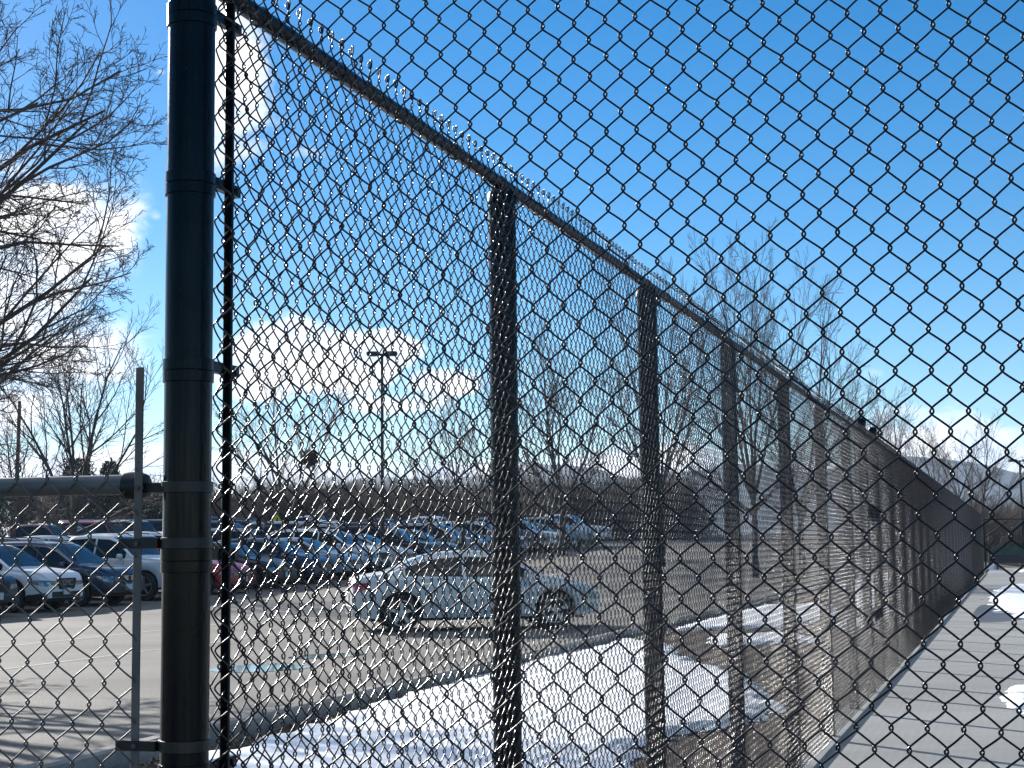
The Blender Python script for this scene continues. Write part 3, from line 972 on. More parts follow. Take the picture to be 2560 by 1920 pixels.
SPECS = {
    # top: centre-line height; belt: shoulder height; roof z range drives the greenhouse
    'suv': dict(L=4.70, W=1.86, wb=2.75, R=0.36, sill=0.30, roofw=0.72, clad=True, rails=True,
                top=[(-2.35, 0.62), (-2.33, 0.95), (-2.26, 1.12), (-2.02, 1.56), (-1.85, 1.655), (-1.2, 1.70), (-0.3, 1.705), (0.30, 1.655), (0.62, 1.52), (1.22, 1.12), (1.35, 1.085), (1.9, 1.03), (2.2, 0.95), (2.31, 0.84), (2.35, 0.68)],
                belt=[(-2.35, 0.80), (-2.2, 1.06), (-1.2, 1.04), (0.6, 1.00), (1.3, 0.99), (2.0, 0.90), (2.25, 0.80), (2.35, 0.66)],
                wind=(0.36, 1.24), rear=(-2.27, -1.98), side=(-1.95, 1.10), pillars=(-0.98, 0.02)),
    'sedan': dict(L=4.86, W=1.84, wb=2.84, R=0.335, sill=0.24, roofw=0.68, clad=False, rails=False,
                  top=[(-2.43, 0.58), (-2.41, 0.86), (-2.34, 0.985), (-1.92, 1.045), (-1.70, 1.075), (-1.15, 1.33), (-0.75, 1.425), (-0.2, 1.455), (0.25, 1.435), (0.55, 1.36), (1.22, 1.03), (1.36, 0.985), (1.9, 0.89), (2.26, 0.79), (2.38, 0.70), (2.43, 0.58)],
                  belt=[(-2.43, 0.76), (-2.3, 0.93), (-1.6, 0.965), (0.0, 0.93), (1.2, 0.90), (1.9, 0.82), (2.3, 0.70), (2.43, 0.56)],
                  wind=(0.30, 1.26), rear=(-1.68, -0.92), side=(-1.45, 1.05), pillars=(-0.28,)),
    'hatch': dict(L=4.25, W=1.78, wb=2.60, R=0.32, sill=0.24, roofw=0.70, clad=False, rails=False,
                  top=[(-2.12, 0.60), (-2.10, 0.90), (-2.02, 1.05), (-1.70, 1.36), (-1.45, 1.46), (-0.7, 1.51), (0.1, 1.49), (0.45, 1.39), (1.10, 1.05), (1.22, 1.0), (1.7, 0.92), (2.0, 0.80), (2.10, 0.70), (2.12, 0.58)],
                  belt=[(-2.12, 0.76), (-1.95, 0.98), (0.0, 0.94), (1.1, 0.91), (1.7, 0.84), (2.0, 0.72), (2.12, 0.56)],
                  wind=(0.18, 1.12), rear=(-2.02, -1.60), side=(-1.60, 0.95), pillars=(-0.40,)),
    'pickup': dict(L=5.60, W=1.96, wb=3.55, R=0.39, sill=0.36, roofw=0.74, clad=False, rails=False,
                   top=[(-2.80, 0.60), (-2.79, 1.12), (-2.74, 1.22), (-1.10, 1.24), (-0.98, 1.26), (-0.82, 1.72), (-0.72, 1.80), (-0.1, 1.84), (0.55, 1.80), (0.80, 1.70), (1.30, 1.26), (1.42, 1.20), (2.1, 1.16), (2.6, 1.10), (2.76, 0.98), (2.80, 0.72)],
                   belt=[(-2.80, 0.9), (-2.7, 1.16), (-1.0, 1.17), (0.0, 1.14), (1.3, 1.12), (2.3, 1.06), (2.7, 0.94), (2.80, 0.70)],
                   wind=(0.62, 1.32), rear=(-0.97, -0.80), side=(-0.80, 1.18), pillars=(0.12,)),
    'offroader': dict(L=4.35, W=1.86, wb=2.80, R=0.40, sill=0.42, roofw=0.82, clad=True, rails=False,
                      top=[(-2.17, 0.70), (-2.16, 1.15), (-2.14, 1.78), (-2.05, 1.86), (-1.0, 1.88), (0.3, 1.86), (0.42, 1.80), (0.78, 1.24), (0.86, 1.18), (1.9, 1.14), (2.08, 1.10), (2.15, 1.0), (2.17, 0.80)],
                      belt=[(-2.17, 1.0), (-2.1, 1.14), (0.7, 1.12), (1.9, 1.04), (2.12, 0.96), (2.17, 0.76)],
                      wind=(0.40, 0.80), rear=(-2.155, -2.10), side=(-2.0, 0.66), pillars=(-1.15, -0.30)),
}


SPECS['sedan'] = squeeze(SPECS['sedan'], 0.945)


class Car:
    def __init__(s, sp):
        s.__dict__.update(sp)
        s.topf = smooth_profile(sp['top']); s.beltf = smooth_profile(sp['belt'])
        s.maxtop = max(z for _, z in sp['top'])
        s.ax = (s.wb / 2, -s.wb / 2)

    def half(s, x):
        u = abs(x) / (s.L / 2)
        return s.W / 2 * (1 - 0.06 * u ** 3 - 0.16 * max(0, (u - 0.86) / 0.14) ** 2)

    def bottom(s, x):
        zb = s.sill
        e = s.L / 2 - abs(x)
        if e < 0.4: zb += 0.05 * (1 - e / 0.4)
        ra = s.R + 0.055
        for a in s.ax:
            d = x - a
            if abs(d) < ra:
                zb = max(zb, s.R + math.sqrt(ra * ra - d * d) * 1.0)
        return zb

    def ring(s, x):
        h = s.half(x)
        zt, zb = s.topf(x), s.bottom(x)
        be = min(s.beltf(x), zt - 0.03)
        be = max(be, zb + 0.05)
        g = max(0.0, min(1.0, (zt - be - 0.08) / max(0.2, s.maxtop - be - 0.10)))
        wt = h * (0.93 * (1 - g) + s.roofw * g + 0.0)
        zs = zb + (be - zb) * 0.5
        sh = zt - (0.075 * g + 0.02)
        sh = max(sh, be + 0.012)
        return [(h * 0.955, zb), (h * 0.985, zb + (be - zb) * 0.18), (h * 1.0, zs), (h * 0.995, zb + (be - zb) * 0.8), (h * 0.965, be),
                (h * 0.945, be + 0.012), (wt + (h * 0.945 - wt) * 0.45, be + 0.012 + (sh - be - 0.012) * 0.5), (wt, sh), (wt * 0.93, sh + (zt - sh) * 0.55),
                (wt * 0.80, sh + (zt - sh) * 0.85), (wt * 0.4, zt - 0.004), (0, zt)]

    def side_pt(s, x, z, off=0.006):
        """point on the flank at height z, a touch proud of the sheet metal"""
        r = s.ring(x)
        for (y0, z0), (y1, z1) in zip(r, r[1:]):
            if z0 <= z <= z1 and z1 > z0:
                u = (z - z0) / (z1 - z0)
                return (x, y0 + (y1 - y0) * u + off, z)
        return (x, r[7][0], z)

    def stations(s):
        xs = set(np.round(np.linspace(-s.L / 2, s.L / 2, 64), 4))
        ra = s.R + 0.055
        for a in s.ax:
            for th in np.linspace(0, pi, 15):
                xs.add(round(a + (ra - 1e-4) * cos(th), 4))
            xs.add(round(a + ra + 0.002, 4)); xs.add(round(a - ra - 0.002, 4))
        for e in (0.015, 0.04, 0.08):
            xs.add(round(s.L / 2 - e, 4)); xs.add(round(-s.L / 2 + e, 4))
        return sorted(xs)


def build_car(kind, paint, name, detail=None):
    """returns an Empty with parts; x forward, y left"""
    c = Car(SPECS[kind])
    root = empty(name, (0, 0, 0))
    bodyrows = []
    for x in c.stations():
        r = c.ring(x)
        bodyrows.append([(x, y, z) for y, z in r] + [(x, -y, z) for y, z in r[-2::-1]])
    mb = MB().grid([row[::-1] for row in bodyrows])
    nc = len(bodyrows[0]); last = len(bodyrows) - 1
    o0 = 0
    mb.f.append(tuple(range(nc)))
    mb.f.append(tuple(range(last * nc + nc - 1, last * nc - 1, -1)))
    mb.build('body', paint, root, angle=32)
    L2 = c.L / 2
    # dark underside and wheel wells
    u = MB().box(-L2 + 0.30, L2 - 0.30, -c.W / 2 + 0.12, c.W / 2 - 0.12, c.sill - 0.05, c.sill + 0.02, 0.02)
    for a in c.ax:
        u.box(a - c.R - 0.05, a + c.R + 0.05, -c.W / 2 + 0.26, c.W / 2 - 0.26, c.sill, c.R * 2 + 0.02)
    u.build('underbody', M['trim'], root, smooth=False)
    if c.clad:
        k = MB()
        xs = [x for x in c.stations() if abs(x) < L2 - 0.03]
        for sg in (1, -1):
            rows = []
            for x in xs:
                zb = c.bottom(x)
                p0 = c.side_pt(x, zb + 0.001, 0.008); p1 = c.side_pt(x, zb + (0.13 if abs(abs(x) - c.wb / 2) > c.R + 0.06 else 0.07), 0.010)
                rows.append([(p0[0], sg * p0[1], p0[2] - 0.02), (p1[0], sg * p1[1], p1[2]), (p1[0], sg * (p1[1] - 0.02), p1[2] + 0.006)])
            k.grid(rows if sg < 0 else [r[::-1] for r in rows])
        k.build('lower_cladding', M['trim'], root, angle=30)
    # windscreen and rear window over the centre surface
    def screen(x0, x1, inset, nm):
        n_ = 9
        rows = []
        for i in range(n_):
            x = x0 + (x1 - x0) * i / (n_ - 1)
            r = c.ring(x)
            wy = r[8][0] * (1.0 - inset)
            row = []
            for j in range(9):
                y = wy * (j / 4 - 1)
                ay = abs(y); ys = [p[0] for p in r[7:]][::-1]; zs = [p[1] for p in r[7:]][::-1]
                z = float(np.interp(ay, ys, zs))
                row.append((x, y, z))
            rows.append(row)
        P3 = np.array(rows)
        du = np.gradient(P3, axis=0); dv = np.gradient(P3, axis=1)
        nn = np.cross(du, dv); nn /= np.linalg.norm(nn, axis=2, keepdims=True) + 1e-9
        nn *= np.sign(nn[..., 2:3] + 1e-6)
        P3 = P3 + nn * 0.008
        mb = MB().grid([[tuple(p) for p in row] for row in P3])
        mb.build(nm, M['glass'], root, angle=0)
    screen(c.wind[0], c.wind[1], 0.03, 'windshield')
    screen(c.rear[0], c.rear[1], 0.06, 'rear_window')
    # side windows between the pillars
    cuts = [c.side[0]] + list(c.pillars) + [c.side[1]]
    for sg in (1, -1):
        for a, b_ in zip(cuts, cuts[1:]):
            xs = np.linspace(a + 0.03, b_ - 0.03, 16)
            lo, hi = [], []
            for x in xs:
                r = c.ring(x)
                z0 = r[5][1] + 0.03; z1 = r[7][1] - 0.025
                if z1 - z0 < 0.03: continue
                col_ = [c.side_pt(x, z0 + (z1 - z0) * k / 4, 0.007) for k in range(5)]
                lo.append([(p[0], sg * p[1], p[2]) for p in col_])
            if len(lo) > 2:
                mb = MB().grid(lo if sg < 0 else [r[::-1] for r in lo])
                mb.build('side_window', M['glass'], root, angle=0)
    # wheels
    for ia, a in enumerate(c.ax):
        for sg in (1, -1):
            yo = sg * (c.W / 2 - 0.125)
            Rr = c.R
            tw = 0.115
            ty = MB().lathe([(Rr * 0.66, -tw * 0.9), (Rr * 0.92, -tw), (Rr * 0.985, -tw * 0.8), (Rr, -tw * 0.4), (Rr, tw * 0.4), (Rr * 0.985, tw * 0.8), (Rr * 0.92, tw), (Rr * 0.66, tw * 0.9)], 28, (a, yo, Rr), 'y')
            ty.f = ty.f[:-2]
            w = ty.build('wheel', M['tyre'], root, angle=40)
            rm = MB().lathe([(Rr * 0.70, sg * 0.075), (Rr * 0.70, sg * 0.112), (Rr * 0.64, sg * 0.112), (Rr * 0.60, sg * 0.085)], 28, (a, yo, Rr), 'y')
            rm.f = rm.f[:-2]
            rm.lathe([(Rr * 0.15, sg * 0.09), (Rr * 0.14, sg * 0.112), (0.001, sg * 0.116)], 14, (a, yo, Rr), 'y')
            for k in range(5):
                th = 2 * pi * k / 5 + 0.3
                d = np.array([cos(th), 0, sin(th)]); s2 = np.array([-sin(th), 0, cos(th)])
                rm.obox(np.array([a, yo + sg * 0.098, Rr]) + d * Rr * 0.38, d * Rr * 0.28, s2 * Rr * 0.085, np.array([0, 0.013, 0]))
            rm.build('rim', M['rim'], w, angle=40)
            MB().lathe([(Rr * 0.64, sg * 0.03), (0.001, sg * 0.035)], 20, (a, yo, Rr), 'y').build('brake_disc', M['trim'], w)
    # lamps that wrap the corners
    def wrap(x0, x1, z0a, z1a, z0b, z1b, m, nm):
        for sg in (1, -1):
            rows = []
            for i in range(9):
                u_ = i / 8
                x = x0 + (x1 - x0) * u_
                za, zb = z0a + (z0b - z0a) * u_, z1a + (z1b - z1a) * u_
                rows.append([(p[0], sg * p[1], p[2]) for p in (c.side_pt(x, za + (zb - za) * k / 3, 0.008) for k in range(4))])
            fl = (sg < 0) == (x1 > x0)
            mb = MB().grid(rows if fl else [r[::-1] for r in rows])
            # front face of the lamp
            mb.build(nm, m, root, angle=0)
    bf = c.beltf(L2 - 0.2); bt = c.beltf(-L2 + 0.12)
    tall = kind in ('pickup', 'offroader')
    wrap(L2 - (0.42 if not tall else 0.18), L2 - 0.012, bf - 0.13, bf - 0.05, bf - 0.22, bf - 0.06, M['lamp'], 'headlight')
    wrap(-L2 + 0.30, -L2 + 0.012, bt - 0.13, bt - 0.03, bt - 0.22, bt - 0.04, M['red_lamp'], 'taillight')
    # nose: grille, bumper intake, plates
    hw = c.half(L2) * 0.92
    zt = c.topf(L2 - 0.02); zb = c.bottom(L2)
    xg = L2 + 0.004
    zmid = zb + (zt - zb)
    gh0, gh1 = c.sill + (0.25 if kind == 'suv' else 0.28), bf - (0.015 if kind == 'suv' else 0.045)
    for sg in (1, -1):
        MB().prism([(0, 0)], 0, 0) if False else None
        hl = MB()
        ya, yb_ = sg * hw * 0.62, sg * hw * 1.0
        pts_ = [(xg + 0.004, ya, bf - 0.19), (xg + 0.004, yb_, bf - 0.17), (xg + 0.004, yb_, bf - 0.07), (xg + 0.004, ya, bf - 0.085)]
        hl.add(pts_ + [(xg - 0.05, y, z) for _, y, z in pts_], [(0, 1, 2, 3) if sg > 0 else (3, 2, 1, 0), (0, 4, 5, 1), (1, 5, 6, 2), (2, 6, 7, 3), (3, 7, 4, 0)])
        hl.build('headlight', M['lamp'], root, smooth=False)
    gw = hw * (0.60 if kind == 'suv' else 0.56)
    poly = [(-gw * 0.9, gh1), (-gw, gh1 - 0.06), (-gw * 0.82, gh0 + 0.03), (-gw * 0.66, gh0), (gw * 0.66, gh0), (gw * 0.82, gh0 + 0.03), (gw, gh1 - 0.06), (gw * 0.9, gh1)]
    g = MB(); n_ = len(poly)
    g.add([(xg + 0.012, y, z) for y, z in poly] + [(xg - 0.05, y, z) for y, z in poly], [tuple(range(n_))] + [(i, n_ + i, n_ + (i + 1) % n_, (i + 1) % n_) for i in range(n_)])
    gr = g.build('grille', M['trim'], root, smooth=False)
    sl = MB()
    for k in range(4):
        z = gh0 + 0.05 + (gh1 - gh0 - 0.08) * k / 3
        sl.box(xg + 0.008, xg + 0.018, -gw * 0.80, gw * 0.80, z - 0.006, z + 0.006)
    sl.build('grille_bars', M['chrome'] if detail in ('emblem', None) and kind != 'suv' else M['black_iron'], gr, smooth=False)
    MB().box(xg - 0.06, xg + 0.008, -hw * 0.90, hw * 0.90, c.sill + 0.055, c.sill + (0.20 if kind == 'suv' else 0.15), 0.01).build('bumper_intake', M['trim'], root, smooth=False)
    for xx, sg in ((xg + 0.020, 1), (-L2 - 0.012, -1)):
        zp = c.sill + 0.20 if sg > 0 else c.sill + 0.38
        pl_ = MB().box(xx - 0.008, xx + 0.008, -0.155, 0.155, zp - 0.08, zp + 0.08, 0.003).build('license_plate', M['plate'], root, smooth=False)
    MB().box(-L2 - 0.006, -L2 + 0.05, -hw * 0.9, hw * 0.9, c.sill + 0.06, c.sill + 0.22, 0.01).build('rear_bumper_insert', M['trim'], root, smooth=False)
    # mirrors
    for sg in (1, -1):
        xm = c.wind[1] - 0.30
        p = c.side_pt(xm, c.ring(xm)[5][1] + 0.06, 0.0)
        mm = MB().box(xm - 0.06, xm + 0.07, min(sg * (p[1] + 0.02), sg * (p[1] + 0.20)), max(sg * (p[1] + 0.02), sg * (p[1] + 0.20)), p[2] - 0.04, p[2] + 0.09, 0.03)
        mm.box(xm - 0.02, xm + 0.04, min(sg * (p[1] - 0.05), sg * (p[1] + 0.05)), max(sg * (p[1] - 0.05), sg * (p[1] + 0.05)), p[2] - 0.05, p[2] - 0.015)
        mm.build('wing_mirror', paint if kind != 'offroader' else M['trim'], root, angle=30)
    # door handles and shut lines
    dh = MB()
    for sg in (1, -1):
        for xh in ([c.pillars[-1] + 0.15, c.pillars[0] - 0.55] if len(c.pillars) > 1 else [c.pillars[0] + 0.14, c.pillars[0] - 0.72]):
            p = c.side_pt(xh, c.beltf(xh) - 0.10, 0.012)
            dh.box(xh - 0.10, xh + 0.10, min(sg * p[1], sg * (p[1] - 0.03)), max(sg * p[1], sg * (p[1] - 0.03)), p[2] - 0.013, p[2] + 0.013)
    dh.build('door_handles', M['chrome'], root, smooth=False)['kind'] = 'stuff'
    sl = MB()
    cutsx = list(c.pillars) + [c.side[1] - 0.06, c.pillars[0] - 0.98]
    for sg in (1, -1):
        for x in cutsx:
            zb_ = c.bottom(x) + 0.10
            rows = []
            for k in range(7):
                z = zb_ + (c.beltf(x) - zb_) * k / 6
                p = c.side_pt(x, z, 0.003)
                rows.append([(x - 0.005, sg * p[1], z), (x + 0.005, sg * p[1], z)])
            sl.grid(rows if sg > 0 else [r[::-1] for r in rows])
    sl.build('door_seams', M['trim'], root, smooth=False)['kind'] = 'stuff'
    if c.rails:
        rl = MB()
        for sg in (1, -1):
            pts = []
            for i in range(12):
                x = -1.75 + 2.0 * i / 11
                r = c.ring(x)
                pts.append((x, sg * r[8][0], r[8][1] + (0.055 if 0 < i < 11 else 0.0)))
            rl.tube(pts, 0.018, 6)
        rl.build('roof_rails', M['trim'] if detail != 'emblem' else M['chrome'], root)
    if kind == 'pickup':
        bx = MB().box(-2.66, -1.06, -0.74, 0.74, 1.20, 1.262, 0.01)
        bx.build('bed_cover', M['trim'], root, smooth=False)
    if kind == 'offroader':
        MB().lathe([(0.36, -0.11), (0.38, -0.08), (0.38, 0.08), (0.36, 0.11), (0.2, 0.11)], 20, (-L2 - 0.12, 0.1, 1.08), 'x').build('spare_wheel', M['tyre'], root)
    if detail == 'letters':
        cu = bpy.data.curves.new('grille_letters', 'FONT'); cu.body = 'GMC'; cu.size = 0.20; cu.extrude = 0.006; cu.align_x = 'CENTER'; cu.align_y = 'CENTER'
        to = bpy.data.objects.new('tmp_text', cu); COL.objects.link(to)
        dg = bpy.context.evaluated_depsgraph_get()
        me = bpy.data.meshes.new_from_object(to.evaluated_get(dg))
        bpy.data.objects.remove(to)
        o = link_mesh('grille_letters', me, M['badge'], gr, smooth=False)
        o.rotation_euler = (pi / 2, 0, pi / 2); o.location = (xg + 0.026, 0, (gh0 + gh1) / 2 + 0.02)
    if detail == 'emblem':
        e = MB()
        zc_ = gh1 - 0.10
        e.add([(xg + 0.03, y, zc_ + z) for y, z in ((-0.34, 0.07), (0.34, 0.07), (0.14, -0.06), (-0.14, -0.06))] + [(xg, y, zc_ + z) for y, z in ((-0.34, 0.07), (0.34, 0.07), (0.14, -0.06), (-0.14, -0.06))],
              [(3, 2, 1, 0), (0, 1, 5, 4), (1, 2, 6, 5), (2, 3, 7, 6), (3, 0, 4, 7)])
        e.build('grille_band', M['chrome'], gr, smooth=False)
        e = MB()
        ring = [(xg + 0.037, 0.055 * cos(a), zc_ + 0.062 * sin(a)) for a in np.linspace(0, 2 * pi, 25)]
        e.tube(ring, 0.006, 6)
        e.tube([(xg + 0.037, -0.028, zc_ - 0.05), (xg + 0.037, -0.008, zc_ + 0.05)], 0.006, 6)
        e.tube([(xg + 0.037, 0.028, zc_ - 0.05), (xg + 0.037, 0.008, zc_ + 0.05)], 0.006, 6)
        e.tube([(xg + 0.037, -0.02, zc_ - 0.005), (xg + 0.037, 0.02, zc_ - 0.005)], 0.005, 6)
        e.build('emblem', M['trim'], gr)
        # bright lower lip of the grille
        lip = [(xg + 0.02, gw * 0.95 * s_, gh0 + 0.02 + 0.13 * s_ * s_) for s_ in np.linspace(-1, 1, 15)]
        MB().tube(lip, 0.014, 8).build('chrome_lip', M['chrome'], gr)
        # bright line over the side windows
        for sg in (1, -1):
            pts = []
            for x in np.linspace(-1.9, 1.12, 26):
                r = c.ring(x); p = c.side_pt(x, max(r[7][1] - 0.012, r[5][1] + 0.02), 0.008)
                pts.append((p[0], sg * p[1], p[2]))
            MB().tube(pts, 0.011, 6).build('window_trim', M['chrome'], root)
    return root


HALF = math.atan2(-N1[1], -N1[0])   # heading of cars that face the fence
FACE_IN, FACE_OUT = HALF, HALF + pi
protos = {}
PAINTED = ('body', 'wing_mirror')


def car(kind, color, t, q, head, label, detail=None, xyz=None, group=None, name=None):
    key = (kind, detail)
    nm = name or {'suv': 'parked_suv', 'sedan': 'parked_sedan', 'hatch': 'parked_hatchback', 'pickup': 'pickup_truck', 'offroader': 'off_road_car'}[kind]
    if key not in protos:
        root = build_car(kind, M['paint_' + color], nm, detail)
        protos[key] = root
    else:
        root = copy_tree(protos[key]); root.name = nm
        for k in ('label', 'group', 'category'):
            if k in root: del root[k]
        for ch in root.children:
            if ch.name.split('.')[0] in PAINTED:
                ch.material_slots[0].link = 'OBJECT'
                ch.material_slots[0].material = M['paint_' + color]
    if xyz is None:
        p = TQ(t, q); z = rise(p[1], p[0]) + 0.004
        # tilt with the slope of the lot
        h = np.array([cos(head), sin(head)])
        z1 = rise((p + h)[1], (p + h)[0]); z0 = rise((p - h)[1], (p - h)[0])
        root.location = (p[0], p[1], z)
        root.rotation_euler = (0, -math.atan2(z1 - z0, 2), head)
    else:
        root.location = xyz; root.rotation_euler = (0, 0, head)
    tag(root, label, {'suv': 'car', 'sedan': 'car', 'hatch': 'car', 'pickup': 'pickup truck', 'offroader': 'car'}[kind], group or 'cars in the car park')
    return root


# first row, noses towards us
car('suv', 'slate', 27.7, 23.1, FACE_IN, 'dark blue-grey SUV cut off by the left edge, front plate showing')
car('suv', 'white', 30.75, 23.35, FACE_IN, 'white SUV with black hexagonal grille bearing red and silver letters', 'letters')
car('suv', 'navy', 33.5, 23.30, FACE_IN, 'dark blue SUV with bright window line and emblem on its grille', 'emblem')
car('pickup', 'pearl', 36.3, 23.4, FACE_IN, 'pale silver pickup truck behind the dark blue SUV, beside the corner post')
car('sedan', 'red', 39.05, 22.75, FACE_IN, 'red car nosing out just right of the corner post')
car('sedan', 'black', 41.9, 22.75, FACE_IN, 'black sedan parked right after the red car')
car('hatch', 'navy', 44.6, 22.55, FACE_IN, 'dark navy hatchback between the black sedan and the pale blue sedan')
car('sedan', 'paleblue', 47.3, 22.7, FACE_IN, 'pale silver-blue sedan left of the white sedan in the aisle')
car('suv', 'white', 50.1, 22.9, FACE_IN, 'white SUV parked right after the pale blue sedan, behind the sedan in the aisle')
car('sedan', 'silver', 52.9, 22.9, FACE_IN, 'silver sedan in the front row, two places right of the pale blue sedan')
car('suv', 'black', 55.7, 22.9, FACE_IN, 'black SUV in the front row, behind the roof of the aisle sedan')
car('hatch', 'grey', 58.5, 22.9, FACE_IN, 'grey hatchback in the front row, seen above the aisle sedan windscreen')
car('suv', 'silver', 61.3, 22.9, FACE_IN, 'silver SUV in the front row, right of the first line post')
car('sedan', 'navy', 64.1, 22.9, FACE_IN, 'navy sedan near the far end of the front row')
car('suv', 'white', 66.9, 22.9, FACE_IN, 'white SUV near the far end of the front row')
car('pickup', 'grey', 70.0, 23.2, FACE_IN, 'grey pickup truck deep in the front row, before its last four cars')
car('suv', 'pearl', 73.0, 22.9, FACE_IN, 'off-white SUV fourth from the far end of the front row')
car('sedan', 'black', 76.0, 22.9, FACE_IN, 'black sedan third from the far end of the front row')
car('suv', 'silver', 79.0, 22.9, FACE_IN, 'silver SUV second from the far end of the front row')
car('pickup', 'white', 82.5, 23.2, FACE_IN, 'white pickup truck last in the front row')

# the white sedan crossing the aisle
pr_ = on_ground(1003, 1580); bh = radians(11)
hv = np.array([cos(bh), sin(bh)]); lv = np.array([-sin(bh), cos(bh)])
cc = pr_[:2] + hv * 1.42 + lv * 0.80
car('sedan', 'pearl', 0, 0, bh, 'white sedan standing alone across the aisle, red tail lamp at its left end', 'aisle', xyz=(cc[0], cc[1], 0.004), name='white_sedan')

# rows behind: only roofs and windows show over the row before
KINDS = ['suv', 'sedan', 'pickup', 'suv', 'hatch', 'suv', 'sedan', 'offroader', 'suv', 'pickup']
COLS = ['white', 'black', 'silver', 'grey', 'navy', 'pearl', 'maroon', 'slate', 'white', 'blue', 'tan', 'silver', 'black']
WORD = {'slate': 'blue-grey', 'pearl': 'off-white', 'paleblue': 'pale blue', 'grey': 'grey'}
KW = {'suv': 'SUV', 'sedan': 'sedan', 'pickup': 'pickup truck', 'hatch': 'hatchback', 'offroader': 'boxy off-road car'}
ORD = ['first', 'second', 'third', 'fourth', 'fifth', 'sixth', 'seventh', 'eighth', 'ninth', 'tenth', 'eleventh', 'twelfth', 'thirteenth', 'fourteenth', 'fifteenth', 'sixteenth']
forced = {(0, 0): ('suv', 'black'), (0, 1): ('suv', 'white'), (0, 2): ('suv', 'pearl'), (0, 3): ('suv', 'white'), (0, 4): ('sedan', 'navy'), (0, 5): ('suv', 'silver'),
          (1, 2): ('offroader', 'red'), (1, 0): ('pickup', 'maroon'), (1, 1): ('suv', 'black'), (0, 9): ('pickup', 'white')}
rr2 = random.Random(5)
for row, (q, head, t0, n_, step) in enumerate([(28.9, FACE_OUT, 38.2, 16, 2.78), (40.5, FACE_IN, 57.5, 14, 2.8), (46.0, FACE_OUT, 66.0, 13, 2.85)]):
    for i in range(n_):
        k, col = forced.get((row, i), (rr2.choice(KINDS), rr2.choice(COLS)))
        if (row, i) not in forced and rr2.random() < 0.06:
            continue
        where = ['second', 'third', 'rearmost'][row]
        lab = '%s %s in the %s row of parked cars, %s from the left' % (WORD.get(col, col), KW[k], where, ORD[i])
        if (row, i) == (1, 2):
            lab = 'boxy bright red off-road car left of the grey tension bar, before the olive juniper'
        car(k, col, t0 + step * i, q + rr2.uniform(-0.35, 0.35), head + rr2.uniform(-0.02, 0.02), lab)

# ------------------------------------------------------------------ poles, signs, far end
def lamp_post(name, x, ytop, Y, label, w=0.09, arm=0.62):
    top = at_depth(x, ytop, Y); z0 = rise(Y, top[0])
    t = empty(name, (top[0], top[1], z0)); tag(t, label, 'lamp post')
    hh = top[2] - z0
    MB().tube([(0, 0, 0), (0, 0, hh)], [w, w * 0.72], 12).build('pole', M['bronze'], t)
    MB().lathe([(0.28, 0), (0.28, 0.55), (0.24, 0.6)], 20).build('base', M['kerb'], t)
    MB().tube([(-arm * 0.45, 0, hh - 0.04), (arm * 0.45, 0, hh - 0.04)], 0.045, 8).build('arm', M['bronze'], t)
    for sg in (-1, 1):
        a, b_ = sorted((sg * arm * 0.28, sg * arm))
        hd = MB().box(a, b_, -0.17, 0.17, hh - 0.09, hh + 0.08, 0.035).build('lamp_head', M['bronze'], t)
        MB().box(a + 0.06, b_ - 0.06, -0.12, 0.12, hh - 0.098, hh - 0.088).build('lens', M['lens'], hd, smooth=False)
    return t
lamp_post('lamp_post', 955, 884, 60, 'dark lamp post with two box heads rising over the car park', 0.075, 0.60)
lamp_post('lamp_post', 2549, 1151, 104, 'small dark lamp post at the right edge before the blue hills', 0.10, 0.75)

p = at_depth(47, 998, 80)
t = empty('utility_pole', (p[0], p[1], rise(80) - 0.1)); tag(t, 'brown wooden utility pole behind the cars at far left', 'utility pole')
hh = p[2] - rise(80)
MB().tube([(-0.05, 0, 0), (0.05, 0, hh)], [0.13, 0.09], 10).build('pole', M['pole'], t)
MB().tube([(0.05, -0.14, hh - 0.5), (0.05, 0.14, hh - 0.5)], 0.025, 6).build('insulator_bracket', M['bronze'], t)


def yellow_sign(x, y, Y, label):
    p = at_depth(x, y, Y); z0 = rise(Y)
    t = empty('warning_sign', (p[0], p[1], z0)); tag(t, label, 'sign')
    z0 = rise(Y, p[0]); t.location.z = z0
    hh = p[2] - z0
    MB().tube([(0, 0.02, 0), (0, 0.02, hh + 0.25)], 0.03, 8).build('post', M['galv_rail'], t)
    s = 0.40
    MB().add([(-s, -0.02, hh), (0, -0.02, hh - s), (s, -0.02, hh), (0, -0.02, hh + s), (-s, -0.012, hh), (0, -0.012, hh - s), (s, -0.012, hh), (0, -0.012, hh + s)],
             [(0, 1, 2, 3), (7, 6, 5, 4), (0, 4, 5, 1), (1, 5, 6, 2), (2, 6, 7, 3), (3, 7, 4, 0)]).build('sign_face', M['yellow'], t, smooth=False)
    fg = MB().lathe([(0.055, -0.003), (0.055, 0.0)], 10, (0, -0.022, hh + 0.16), 'y')
    fg.obox((0, -0.0225, hh + 0.0), (0.055, 0, 0), (0, 0.0015, 0), (0, 0, 0.10)).obox((-0.05, -0.0225, hh - 0.16), (0.022, 0, 0.0), (0, 0.0015, 0), (-0.02, 0, 0.09)).obox((0.05, -0.0225, hh - 0.16), (0.022, 0, 0), (0, 0.0015, 0), (0.02, 0, 0.09))
    fg.build('pedestrian_symbol', M['trim'], t, smooth=False)
yellow_sign(693, 1303, 92, 'small yellow diamond warning sign over the car roofs, left of the lamp post')
yellow_sign(1001, 1313, 94, 'small yellow diamond warning sign over the car roofs, right of the lamp post')

